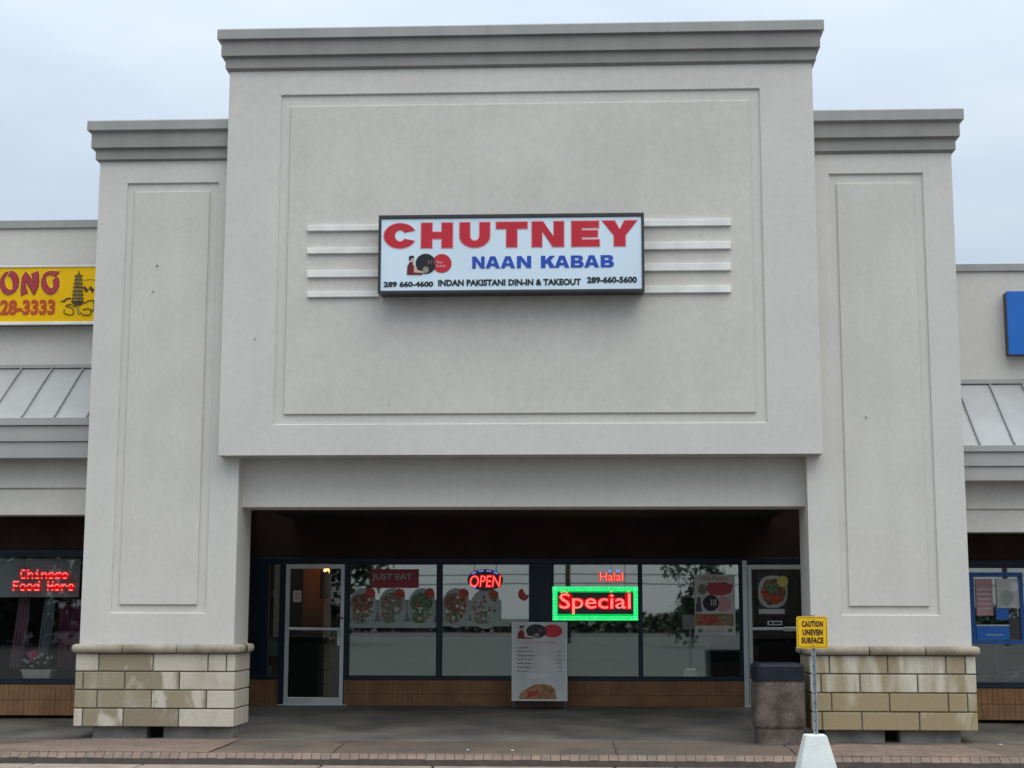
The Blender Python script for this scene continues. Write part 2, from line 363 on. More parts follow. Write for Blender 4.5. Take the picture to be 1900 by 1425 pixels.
gr = mk('ground', [(-400,-.5,ZR-.3),(400,-.5,ZR-.3),(400,400,ZR-.3),(-400,400,ZR-.3)], [(0,1,2,3)], M['asphalt'])
tag(gr, 'ground running back under and behind the shops', 'ground', kind='structure')
def yl(a, b, n): return [a+(b-a)*k/n for k in range(n+1)]
w = sheet('walkway', -30, 30, yl(.02, YS+.3, 10), M['aggregate'], nx=80)
tag(w, 'grey concrete walkway slab under the canopy', 'walkway', kind='structure')
w2 = sheet('pavement', -30, 30, yl(YK+.0, .02, 6), M['brownconc'], nx=80)
tag(w2, 'brown stained concrete pavement band in front of the piers', 'pavement', kind='structure')
# slab joints
box('slab_edge', PLi-.3, PRi+.3, .02, .07, gz(.05)-.03, gz(.05)+.004, M['slabedge'], w, .004)
bm = bmesh.new()
for x in (-9.4, -6.2, -3.0, .35, 2.45, 6.9, 9.6):
    for k in range(6):
        ya, yb = YK+.02+(1.5-.02)/6*k, YK+.02+(1.5-.02)/6*(k+1)
        xa = x+random.uniform(-.02,.02)
        vs_ = [bm.verts.new(p) for p in ((xa-.006,ya,gz(ya)+.006),(xa+.006,ya,gz(ya)+.006),(xa+.006,yb,gz(yb)+.006),(xa-.006,yb,gz(yb)+.006))]; bm.faces.new(vs_)
cj = bmobj('pavement_joint', bm, M['sand'], w2, kind='stuff')
# herringbone paver patches in front of each pier
def inpoly(x, y, pl):
    c = False
    for i in range(len(pl)):
        (x1,y1),(x2,y2) = pl[i-1], pl[i]
        if (y1 > y) != (y2 > y) and x < (x2-x1)*(y-y1)/(y2-y1)+x1: c = not c
    return c
def gpt(px, py):
    d = ROT @ Vector(((px-950)/FPX, -(py-712.5)/FPX, -1)); lo, hi = 5., 40.
    for _ in range(50):
        t = (lo+hi)/2; q = CAM+d*t
        if q.z > gz(q.y): lo = t
        else: hi = t
    return (q.x, max(q.y, YK+.02))
def patch(poly, label):
    bm = bmesh.new(); s, a = .1, R_(38)
    xs = [p[0] for p in poly]; ys = [p[1] for p in poly]; cx, cy = sum(xs)/len(xs), sum(ys)/len(ys)
    n = 60; big = [(cx+(x_-cx)*1.12+(.25 if x_ > cx else -.25), cy+(y_-cy)*1.1+(.25 if y_ > cy else -.25)) for x_, y_ in poly]
    for i in range(-n, n):
        for j in range(-n, n):
            if (i - j) % 4 == 0: r = (i*s, j*s, 2*s, s)
            elif (i - j) % 4 == 3: r = (i*s, j*s, s, 2*s)
            else: continue
            u, v, du, dv_ = r; g = .004
            cu_, cv = u+du/2, v+dv_/2
            X = cx+cu_*math.cos(a)-cv*math.sin(a); Y = cy+cu_*math.sin(a)+cv*math.cos(a)
            if not inpoly(X, Y, big): continue
            z = gz(Y)+.010+random.uniform(-.001,.002)
            top, bot = [], []
            for (p, q) in ((u+g,v+g),(u+du-g,v+g),(u+du-g,v+dv_-g),(u+g,v+dv_-g)):
                x_, y_ = cx+p*math.cos(a)-q*math.sin(a), cy+p*math.sin(a)+q*math.cos(a)
                top.append(bm.verts.new((x_, y_, z + (y_-Y)*(-ZG0/YS)*.3))); bot.append(bm.verts.new((x_, y_, z-.02)))
            bm.faces.new(top)
            for k in range(4): bm.faces.new((bot[k], bot[(k+1)%4], top[(k+1)%4], top[k]))
    for k in range(len(poly)):
        (xa, ya), (xb, yb) = poly[k-1], poly[k]
        nn = Vector((yb-ya, -(xb-xa), 0)); 
        if nn.dot(Vector((cx-xa, cy-ya, 0))) > 0: nn = -nn
        bmesh.ops.bisect_plane(bm, geom=bm.verts[:]+bm.edges[:]+bm.faces[:], plane_co=(xa, ya, 0), plane_no=nn, clear_outer=True)
    vs = [(x, y, gz(y)+.005) for x, y in poly]
    base = mk('paver_bed', vs, [tuple(range(len(vs)))], M['sand']); tag(base, label, 'paving', kind='structure')
    bmobj('pavers', bm, M['paver'], base, kind='stuff')
patch([gpt(-260,1418), gpt(175,1371), gpt(450,1371), gpt(340,1418)], 'reddish brown herringbone pavers in front of the left pier')
patch([gpt(1490,1419), gpt(1556,1382), gpt(1790,1386), gpt(1905,1419)], 'reddish brown herringbone pavers in front of the right pier')
# soldier course on the sloping edge, each paver on its own
edge = mk('paver_edge_bed', [(-14,YK-.0,ZK-.012),(14,YK,ZK-.012),(14,YK-.15,ZK-.125),(-14,YK-.15,ZK-.125),(-14,YK,ZK-.2),(14,YK,ZK-.2)], [(0,1,2,3),(2,3,4,5)], M['sand'])
tag(edge, 'bed of the brick paver edging along the front of the pavement', 'kerb edging', kind='structure')
x = -9.6; pm = {}
while x < 8.6:
    wd = .112; a, b = x+.004, x+wd-.004; j = random.uniform(-.001,.0015)
    m_ = random.choice(['paver']*9+['paver2']*0+['paver3']*3)
    if m_ not in pm:
        o_ = mk('paver', [(0,YK+.01,0),(.104,YK+.01,0),(.104,YK-.10,-.105),(0,YK-.10,-.105),(0,YK+.02,-.03),(.104,YK+.02,-.03),(.104,YK-.08,-.12),(0,YK-.08,-.12)], [(0,1,2,3),(0,4,5,1),(1,5,6,2),(2,6,7,3),(3,7,4,0)], M[m_], edge)
        pm[m_] = o_
    else:
        o_ = pm[m_].copy(); C.objects.link(o_)
    o_.parent = edge
    o_.location = Vector((a+.052, YK-.04, ZK+.008+j-.12)) - WL[edge.name]
    x += wd
# gutter stones under the edging
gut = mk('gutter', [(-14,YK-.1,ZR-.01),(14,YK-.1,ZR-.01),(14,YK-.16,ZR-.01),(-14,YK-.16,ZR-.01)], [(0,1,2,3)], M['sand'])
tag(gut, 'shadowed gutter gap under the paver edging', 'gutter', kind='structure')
x = -9.7
while x < 3.0:
    l = random.choice([.62,.7,1.3,2.1]); z0_ = ZR
    box('gutter_stone', x, x+l-.03, YK-.60, YK-.135, ZR-.05, ZR+.018, M['kerb'], gut, .008); x += l

random.seed(31)
for k, (px, py, lb_) in enumerate(((1857,1384,'white scrap of litter on the pavement right of the right pier'), (868,1394,'small white scrap of litter lying mid pavement before the menu board'), (951,1395,'tiny white scrap of litter on the pavement near the menu board'))):
    gx, gy = gpt(px, py); vs_l = []
    for a_ in range(6): q_ = .02*(1.0 if k == 0 else .7)*random.uniform(.7,1.2); vs_l.append((gx+q_*1.3*math.cos(a_*1.047), gy+q_*2*math.sin(a_*1.047), gz(gy)+.014))
    o_ = mk('litter', vs_l+[(x_, y_, z_+.008) for x_, y_, z_ in vs_l], [tuple(range(6))[::-1], tuple(range(6,12))]+[(q, (q+1)%6, (q+1)%6+6, q+6) for q in range(6)], M['white']); tag(o_, lb_, 'litter')
# ------------------------------------------------------------------ the tall entrance building
B = thing('entrance_facade', 'tall pale grey stucco entrance front with stepped cornices and two piers', 'building', (0, 0, ZG0))
def loop4(x0, x1, yf, yb, o, z, li=True, ri=True):
    a = x0-(o if li else 0); b = x1+(o if ri else 0); return [(a,yb,z),(a,yf-o,z),(b,yf-o,z),(b,yb,z)]
def cornice(name, x0, x1, yf, yb, prof, m, parent, li=True, ri=True):
    vs, fs = [], []
    for o, z in prof: vs += loop4(x0, x1, yf, yb, o, z, li, ri)
    n = len(prof)
    for k in range(n-1):
        for j in range(4): a = k*4+j; b = k*4+(j+1)%4; fs.append((a,b,b+4,a+4))
    fs.append((3,2,1,0)); q = (n-1)*4; fs.append((q,q+1,q+2,q+3))
    return mk(name, vs, fs, m, parent)
# tall block: body, front ring with the recessed band, raised panel
o1 = P(522,180,YT); o2 = P(1411,161,YT); o3 = P(507,787,YT); o4 = P(1421,784,YT)
OUT = ((o1[0]+o3[0])/2, (o2[0]+o4[0])/2, (o3[1]+o4[1])/2, (o1[1]+o2[1])/2)
i1 = P(538,200,YT); i2 = P(1393,183,YT); i3 = P(528,769,YT); i4 = P(1400,765,YT)
INN = ((i1[0]+i3[0])/2, (i2[0]+i4[0])/2, (i3[1]+i4[1])/2, (i1[1]+i2[1])/2)
box('upper_wall_body', TL+.002, TR-.002, YT+.03, PDEP, TB, TT+.4, M['stucco'], B)
ring('upper_wall', (TL, TR, TB-.002, TT+.01), OUT, YT, YT+.032, M['stucco'], B, .008)
box('raised_panel', *INN[:2], YT+.002, YT+.031, *INN[2:], M['stucco_panel'], B, .008)
box('soffit', TL+.004, TR-.004, YT+.05, PDEP-.02, TB-.006, TB-.001, M['underside'], B)
# cornice heights measured at their own planes
def zz(pxl, pyl, pxr, pyr, Y): return (P(pxl,pyl,Y)[1]+P(pxr,pyr,Y)[1])/2
c0 = zz(425,131,1508,117,YT); c1 = zz(418,128,1516,109,YT-.05); c2 = zz(418,109,1516,90,YT-.05); c3 = zz(411,105,1524,86,YT-.10)
c4 = zz(411,76,1524,57,YT-.10); c5 = zz(405,72,1530,51,YT-.15); c6 = zz(405,57,1530,35,YT-.15)
print('CORN', c0,c1,c2,c3,c4,c5,c6)
cornice('cornice_lower_band', TL, TR, YT, PDEP, [(.002,c0-.01),(.05,c1),(.05,c2+.01)], M['trim'], B)
cornice('cornice_upper_band', TL, TR, YT, PDEP, [(.045,c2),(.10,c3+.005),(.10,c4+.01)], M['trim'], B)
cornice('cap_flashing', TL, TR, YT, PDEP, [(.10,c4),(.15,c5-.012),(.15,c6),(.13,c6+.02)], M['cap'], B)
for px in (560, 905, 1240):
    xx, _z = P(px, 55, YT-.15); box('flashing_seam', xx-.006, xx+.006, YT-.1535, YT-.149, c5-.004, c6+.002, M['cap'], B)
# the roof behind
box('roof_body', TL+.3, TR-.3, PDEP-.01, 9, TB+.6, c4, M['membrane'], B)

# wing piers
def pier(xo, xi, side):
    x0, x1 = min(xo, xi), max(xo, xi); li, ri = side == 'L', side == 'R'
    zb = ZCAPT-.01
    if side == 'L':
        OU = (P(235,340,0)[0]+P(207,1137,0)[0], P(407,339,0)[0]+P(380,1137,0)[0], P(207,1137,0)[1]+P(380,1137,0)[1], P(235,340,0)[1]+P(407,339,0)[1])
        IN = (P(251,355,0)[0]+P(219,1122,0)[0], P(392,355,0)[0]+P(362,1122,0)[0], P(219,1122,0)[1]+P(362,1122,0)[1], P(251,355,0)[1]+P(392,355,0)[1])
    else:
        OU = (P(1535,323,0)[0]+P(1565,1140,0)[0], P(1711,321,0)[0]+P(1744,1140,0)[0], P(1565,1140,0)[1]+P(1744,1142,0)[1], P(1535,323,0)[1]+P(1711,321,0)[1])
        IN = (P(1551,340,0)[0]+P(1577,1124,0)[0], P(1697,338,0)[0]+P(1723,1126,0)[0], P(1577,1124,0)[1]+P(1723,1126,0)[1], P(1551,340,0)[1]+P(1697,338,0)[1])
    OU = tuple(v/2 for v in OU); IN = tuple(v/2 for v in IN)
    pt = PT
    p = thing_part('pier', B, ((x0+x1)/2, 0, ZG0))
    box('pier_body', x0+.001, x1-.001, .03, PDEP, zb, pt+.35, M['stucco'], p, .0)
    ring('pier_face', (x0, x1, zb, pt+.01), OU, 0, .032, M['stucco'], p, .008)
    box('pier_panel', IN[0], IN[1], .002, .031, IN[2], IN[3], M['stucco_panel'], p, .008)
    if side == 'L': pr = [(187,300),(180,296),(180,278),(173,274),(173,247),(167,240),(167,225)]
    else: pr = [(1765,283),(1772,277),(1772,257),(1779,252),(1779,226),(1786,219),(1786,202)]
    offs = [0,.05,.05,.10,.10,.15,.15]
    z = [P(a, b, -o)[1] for (a, b), o in zip(pr, offs)]
    cx0, cx1 = (x0, min(x1, TL+.05)) if side == 'L' else (max(x0, TR-.05), x1)
    cornice('pier_cornice_lower', cx0, cx1, 0, PDEP, [(.002,z[0]-.005),(.05,z[1]),(.05,z[2]+.01)], M['trim'], p, li, ri)
    cornice('pier_cornice_upper', cx0, cx1, 0, PDEP, [(.045,z[2]),(.10,z[3]),(.10,z[4]+.01)], M['trim'], p, li, ri)
    cornice('pier_cap_flashing', cx0, cx1, 0, PDEP, [(.10,z[4]),(.15,z[5]-.01),(.15,z[6]),(.13,z[6]+.02)], M['cap'], p, li, ri)
    return p
def thing_part(name, parent, loc):
    o = bpy.data.objects.new(name, None); C.objects.link(o); o.empty_display_size = .1
    WL[o.name] = Vector(loc); o.parent = parent; o.location = Vector(loc)-WL[parent.name]; return o
pierL = pier(PLo, PLi, 'L'); pierR = pier(PRo, PRi, 'R')

# stone bases
def bullnose(name, a, b, y_out, yin, z0, z1, m, parent, axis='x', r0=False, r1=False, sgn=1):
    """half-round stone along an axis; y_out = outermost, yin = wall side"""
    n = 7; cz = (z0+z1)/2; hr = (z1-z0)/2; out = abs(yin-y_out); secs = [a]
    if r0: secs = [a, a+out*.12, a+out*.35, a+out*.7, a+out]
    s1 = [b]
    if r1: s1 = [b-out, b-out*.7, b-out*.35, b-out*.12, b]
    secs = secs + s1; vs, fs = [], []; sg = 1 if y_out > yin else -1
    for s in secs:
        k = 1.0
        if r0 and s < a+out: k = max(.02, math.sqrt(max(0, 1-((a+out-s)/out)**2)))
        if r1 and s > b-out: k = max(.02, math.sqrt(max(0, 1-((s-(b-out))/out)**2)))
        hz = hr*(.35+.65*k)
        prof = [(yin-sg*.02, -hz)]
        for q in range(n+1):
            t = -math.pi/2+math.pi*q/n; prof.append((yin+sg*(out*k)*(.55+.45*math.cos(t)) , hz*math.sin(t)))
        prof.append((yin-sg*.02, hz))
        for (y, z) in prof: vs.append((s, y, cz+z) if axis == 'x' else (y, s, cz+z))
    np_ = n+3
    for k in range(len(secs)-1):
        for j in range(np_): a_ = k*np_+j; b_ = k*np_+(j+1)%np_; fs.append((a_, b_, b_+np_, a_+np_))
    fs.append(tuple(range(np_))); fs.append(tuple(range((len(secs)-1)*np_, len(secs)*np_)))
    return mk(name, vs, fs, m, parent, True)
def base(x0, x1, joints, capj, m, pp, inner):
    e = .03; X0, X1 = x0-e, x1+e
    box('mortar_core', X0+.018, X1-.018, -e+.016, PDEP+.01, ZSB+.012, ZST, M['mortar'], pp)
    hs = [ZSB+(ZST-ZSB)*k/4 for k in range(5)]; g = .008
    for c in range(4):
        z1_, z0_ = hs[4-c]-g, hs[3-c]+g; us = joints[c]
        for k in range(len(us)-1):
            a = X0+(X1-X0)*us[k]+(g if k else 0); b = X0+(X1-X0)*us[k+1]-(g if k < len(us)-2 else 0)
            j = random.uniform(-.003,.003)
            box('stone', a, b, -e+j, .12, z0_, z1_, m[c][k], pp, .007)
        for xs_ in ((X0, X0+.1), (X1-.1, X1)):   # returns on both sides
            cuts = [.125, .33+.12*(c % 2), PDEP+.03] if c % 2 else [.125, .55, PDEP+.03]
            for k in range(2): box('stone', xs_[0], xs_[1], cuts[k]+g, cuts[k+1]-g, z0_, z1_, m[c][0 if xs_[0] == X0 else -1], pp, .006)
    out = .10
    for k in range(len(capj)-1):
        a = x0-out+(x1-x0+2*out)*capj[k]; b = x0-out+(x1-x0+2*out)*capj[k+1]
        bullnose('cap_stone', a+(.009 if k else 0), b-(.009 if k < len(capj)-2 else 0), -out, .0, ZST+.002, ZCAPT, M['capstone'], pp, 'x', k == 0, k == len(capj)-2)
    for xx, s in ((x0-out, 1), (x1+out, -1)):
        for a, b in ((.004, .40), (.41, PDEP+.06)):
            bullnose('cap_stone', a, b, xx, xx+s*out, ZST+.002, ZCAPT, M['capstone'], pp, 'y', False, b > .5)
    # rough block footing with a gap
    fy = .08; fz = ZG0-.12
    if inner > 0: fr = [(171,272),(303,432)]
    else: fr = [(1530,1642),(1670,1783)]
    for a, b in fr:
        xa, xb = P(a, 1360, fy)[0], P(b, 1360, fy)[0]
        box('footing_block', xa, xb, fy, PDEP-.1, fz, ZSB+.03, M['block'], pp, .01)
    box('footing_core', x0+.3, x1-.3, fy+.22, PDEP-.12, fz, ZSB+.025, M['dark'], pp)
def nrm(l, a, b): return [(v-a)/(b-a) for v in l]
pale, tan = (.57,.51,.41), (.32,.265,.175)
MP = stonemat('limestone_pale', pale, (.44,.385,.29), .28, .5, 2.0); MPt = stonemat('limestone_pale_stained', pale, tan, .40, .47, 9.3)
MT = stonemat('limestone_tan', (.42,.37,.28), tan, .50, .75, 5.0); MTp = stonemat('limestone_tan_bleached', pale, (.30,.25,.165), .50, .60, 14.0)
MT2 = stonemat('limestone_tan_dark', (.45,.39,.29), (.27,.22,.15), .60, .72, 21.0)
MS1 = stonemat('limestone_streaked', (.60,.55,.44), (.36,.285,.175), .42, .62, 4.0, (3.2, 3.2, .5)); MS2 = stonemat('limestone_yellow', (.54,.475,.35), (.34,.265,.15), .60, .74, 8.0, (2.2,2.2,.9))
random.seed(5)
base(PLo, PLi, [nrm([106,315,810,1308,1475,1555],106,1555), nrm([102,175,553,1050,1552],102,1552), nrm([95,300,795,1293,1545],95,1545), nrm([80,160,530,1035,1535],80,1535)],
     nrm([65,570,1085,1690],65,1690), [[MP,MTp,MP,MP,MP],[MT,MT,MTp,MP],[MT,MT,MPt,MP,MP],[MP,MTp,MT2,MP]], pierL, 1)
base(PRi, PRo, [nrm([440,563,933,1303,1425,1490],440,1490), nrm([440,508,757,1123,1495],440,1495), nrm([443,575,945,1318,1440,1500],443,1500), nrm([446,515,770,1137,1508],446,1508)],
     nrm([350,410,784,1160,1532],350,1532), [[MS1]*5,[MS1]*4,[MS2]*5,[MS2]*4], pierR, -1)

# recessed beam between the piers
zbb = (P(452,942,YB)[1]+P(1492,939,YB)[1])/2
box('beam', PLi-.01, PRi+.01, YB, PDEP-.01, zbb, TB-.004, M['stucco'], B, .005)
# canopy ceiling over the walk behind the beam
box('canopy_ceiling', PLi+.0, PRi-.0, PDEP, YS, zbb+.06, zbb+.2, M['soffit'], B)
# fixings left in the stucco
for px, py, Y, w_ in ((1607,773,0,.010),(473,628,YT,.009),(722,750,YT+.002,.006),(857,108,YT-.1,.008),(292,492,0,.012),(284,540,0,.009)):
    x, z = P(px, py, Y); tube('wall_anchor', [(x, Y+.01, z), (x, Y-.018, z-.004)], w_, M['seam'], B, 6)
# decorative bars either side of the sign
for side, (a, b), rows in (('l', (570,703), [(415,428),(457,470),(499,514),(538,551)]), ('r', (1194,1356), [(405,419),(447,462),(487,502),(529,543)])):
    for k, (t0, t1) in enumerate(rows):
        x0_, x1_, z0_, z1_ = RECT(a, t0+(3 if side=='l' else 2), b, t1, YT-.03)
        box('trim_bar', x0_, x1_, YT-.04, YT+.01, z0_, z1_, M['bar'], B, .003)

# ------------------------------------------------------------------ main sign
SF = YT-.30
sx0, sx1, sz0, sz1 = RECT(702, 397.5, 1195.5, 542, SF)
MS = thing('shop_sign', 'long white lightbox sign reading CHUTNEY in red and NAAN KABAB in blue', 'sign', ((sx0+sx1)/2, SF, sz0))
box('sign_box', sx0+.01, sx1-.01, SF+.03, YT+.005, sz0+.01, sz1-.005, M['signframe'], MS, .006)
fx0, fx1, fz0, fz1 = RECT(707, 404, 1190.5, 536, SF)
fz0 = P(950, 537.5, SF)[1]
ring('sign_frame', (sx0, sx1, sz0, sz1), (fx0, fx1, fz0, fz1), SF-.012, SF+.06, M['signframe'], MS, .006)
box('sign_face', fx0-.01, fx1+.01, SF+.004, SF+.02, fz0-.01, fz1+.01, M['signface'], MS)
# the sign drops very slightly to one side in the photo: measured on the face
def SPX(cx, cy):   # sign crop (1900 x 463 for 820 x 200 px)
    return 560+cx/1900*820, 380+cy/463*200
def SR(a, b, c, d):
    p0 = SPX(a, b); p1 = SPX(c, d); return RECT(p0[0], p0[1], p1[0], p1[1], SF)
def glyph(ch, r, tx, tz):
    x0, x1, z0, z1 = r; w_, h = x1-x0, z1-z0; s = tx*w_; t = tz*h
    if ch == 'H': return [[(x0,z0),(x0+s,z0),(x0+s,z0+h*.5-t/2),(x1-s,z0+h*.5-t/2),(x1-s,z0),(x1,z0),(x1,z1),(x1-s,z1),(x1-s,z0+h*.5+t/2),(x0+s,z0+h*.5+t/2),(x0+s,z1),(x0,z1)]]
    if ch == 'T': c = (x0+x1)/2; return [[(c-s/2,z0),(c+s/2,z0),(c+s/2,z1-t),(x1,z1-t),(x1,z1),(x0,z1),(x0,z1-t),(c-s/2,z1-t)]]
    if ch == 'E': return [[(x0,z0),(x1,z0),(x1,z0+t),(x0+s,z0+t),(x0+s,z0+h*.5-t/2),(x1-.06*w_,z0+h*.5-t/2),(x1-.06*w_,z0+h*.5+t/2),(x0+s,z0+h*.5+t/2),(x0+s,z1-t),(x1-.02*w_,z1-t),(x1-.02*w_,z1),(x0,z1)]]
    if ch == 'N': return [[(x0,z0),(x0+s*.92,z0),(x0+s*.92,z0+h*.62),(x1-s,z0),(x1,z0),(x1,z1),(x1-s*.92,z1),(x1-s*.92,z1-h*.6),(x0+s,z1),(x0,z1)]]
    if ch == 'Y': c = (x0+x1)/2; return [[(c-s/2,z0),(c+s/2,z0),(c+s/2,z0+h*.42),(x1,z1),(x1-s*1.1,z1),(c,z0+h*.66),(x0+s*1.1,z1),(x0,z1),(c-s/2,z0+h*.42)]]
    if ch == 'K': return [[(x0,z0),(x0+s,z0),(x0+s,z0+h*.28),(x0+s*1.45,z0+h*.42),(x1-s*1.25,z0),(x1,z0),(x0+s*2.15,z0+h*.62),(x1-.03*w_,z1),(x1-s*1.25,z1),(x0+s,z0+h*.6),(x0+s,z1),(x0,z1)]]
    if ch == 'A':
        c = (x0+x1)/2; a = s*.95
        return [[(x0,z0),(x0+a,z0),(x0+a+w_*.06,z0+h*.2),(x1-a-w_*.06,z0+h*.2),(x1-a,z0),(x1,z0),(c+s*.58,z1),(c-s*.58,z1)], [(c-w_*.13,z0+h*.41),(c+w_*.13,z0+h*.41),(c,z0+h*.76)]]
    if ch == 'C':
        cx, cz = x0+w_*.5, (z0+z1)/2; rx, rz = w_*.5, h*.5; ix, iz = rx-s, rz-t
        out = [(cx+rx*math.cos(a), cz+rz*math.sin(a)) for a in [R_(24+ (336-24)*k/36) for k in range(37)]]
        inn = [(cx+ix*math.cos(a), cz+iz*math.sin(a)) for a in [R_(328-(328-32)*k/30) for k in range(31)]]
        return [out+inn]
    if ch == 'U':
        cx = (x0+x1)/2; rx = w_/2; rz = h*.46; ix, iz = rx-s, rz-t; cz = z0+rz
        out = [(x0,z1)]+[(cx+rx*math.cos(a), cz+rz*math.sin(a)) for a in [math.pi+math.pi*k/20 for k in range(21)]]+[(x1,z1)]
        inn = [(x1-s,z1)]+[(cx+ix*math.cos(a), cz+iz*math.sin(a)) for a in [2*math.pi-math.pi*k/20 for k in range(21)]]+[(x0+s,z1)]
        return [out+inn]
    if ch == 'B':
        def lobe(cz, rz, xr): return [(xr-rz*1.15+rz*1.15*math.cos(a), cz+rz*math.sin(a)) for a in [-math.pi/2+math.pi*k/10 for k in range(11)]]
        out = [(x0,z0)]+lobe(z0+h*.27, h*.27, x1)+lobe(z0+h*.765, h*.235, x1-w_*.06)+[(x0,z1)]
        h1 = [(x0+s,z0+h*.19),(x1-s*1.25,z0+h*.19),(x1-s,z0+h*.28),(x1-s*1.25,z0+h*.37),(x0+s,z0+h*.37)]
        h2 = [(x0+s,z0+h*.60),(x1-s*1.4,z0+h*.60),(x1-s*1.2,z0+h*.70),(x1-s*1.4,z0+h*.81),(x0+s,z0+h*.81)]
        return [out, h1, h2]
def letter(nm, ch, cr, tx, tz, m, parent, edge=None):
    r = SR(*cr)
    if edge: e_ = .012; extr(nm+'_outline', glyph(ch, (r[0]-e_,r[1]+e_,r[2]-e_,r[3]+e_), tx+.03, tz+.05), SF+.0005, SF+.0045, edge, parent)
    extr(nm, glyph(ch, r, tx, tz), SF-.003, SF+.0042, m, parent)
for ch, a, b, tx in (('C',354,491,.33),('H',514,648,.345),('U',679,808,.34),('T',836,969,.34),('N',990,1126,.34),('E',1160,1279,.37),('Y',1291,1442,.32)):
    mid = (a+b)/2; top = 80-(mid-420)*.0125; bot = 186-(mid-420)*.0102
    letter('letter', ch, (a, top, b, bot), tx, .26, M['signred'], MS, M['signpink'])
for ch, a, b in (('N',733,786),('A',790,852),('A',855,917),('N',925,986),('K',1028,1090),('A',1087,1150),('B',1157,1212),('A',1214,1278),('B',1285,1342)):
    mid = (a+b)/2; top = 222-(mid-760)*.011; bot = 273-(mid-760)*.009
    letter('letter', ch, (a, top, b, bot), .31, .26, M['signblue'], MS)
text('phone_lettering', '289 660-4600', SR(352,329,565,353), SF-.002, M['black'], MS, .042)
text('sign_lettering', 'INDAN PAKISTANI DIN-IN & TAKEOUT', SR(586,319,1200,347), SF-.002, M['black'], MS, .042)
text('phone_lettering', '289-660-5600', SR(1226,308,1441,336), SF-.002, M['black'], MS, .042)
def logo(parent, cxf, Y, s, flip=False):
    """round black and red emblem with a seated figure; cxf(u,v)->(x,z), u 0..1 to the right, v 0..1 up"""
    def pl(l): return [cxf(u, v) for u, v in l]
    extr('emblem_red_disc', [pl(disc(.80,.55,.22,.46))], Y-.001, Y+.003, M['signred'], parent)
    extr('emblem_black_disc', [pl(disc(.43,.53,.235,.49))], Y-.003, Y+.003, M['black'], parent)
    extr('emblem_figure_coat', [pl([(.0,.0),(.36,.0),(.34,.07),(.22,.08),(.17,.35),(.12,.62),(.06,.60),(.01,.42)])], Y-.005, Y, M['maroond'], parent)
    extr('emblem_figure_sleeve', [pl([(.16,.10),(.36,.08),(.42,.12),(.24,.22),(.20,.50),(.16,.45)])], Y-.0065, Y-.001, M['skin'], parent)
    extr('emblem_figure_face', [pl([(.08,.60),(.155,.58),(.175,.72),(.16,.82),(.09,.82)])], Y-.005, Y, M['skin'], parent)
    extr('emblem_figure_hair', [pl([(.045,.72),(.05,.88),(.10,.93),(.165,.90),(.16,.80),(.10,.80),(.09,.70)])], Y-.007, Y-.001, M['black'], parent)
    extr('emblem_food', [pl(disc(.43,.24,.075,.17,14))], Y-.005, Y, M['grain'], parent)
    for k in range(3): extr('emblem_flame', [pl([(.49+.06*k,.5),(.51+.06*k,.5),(.515+.06*k,.68),(.50+.06*k,.74),(.488+.06*k,.66)])], Y-.005, Y, M['brownfood'], parent)
def lc(u, v):
    p = SPX(452+(640-452)*u, 300-(300-212)*v); return P(p[0], p[1], SF)
logo(MS, lc, SF, 1)
text('emblem_lettering', 'Naan', SR(576,240,606,252), SF-.004, M['signpink'], MS, .01)
text('emblem_lettering', 'Kabab', SR(576,256,618,268), SF-.004, M['signpink'], MS, .01)

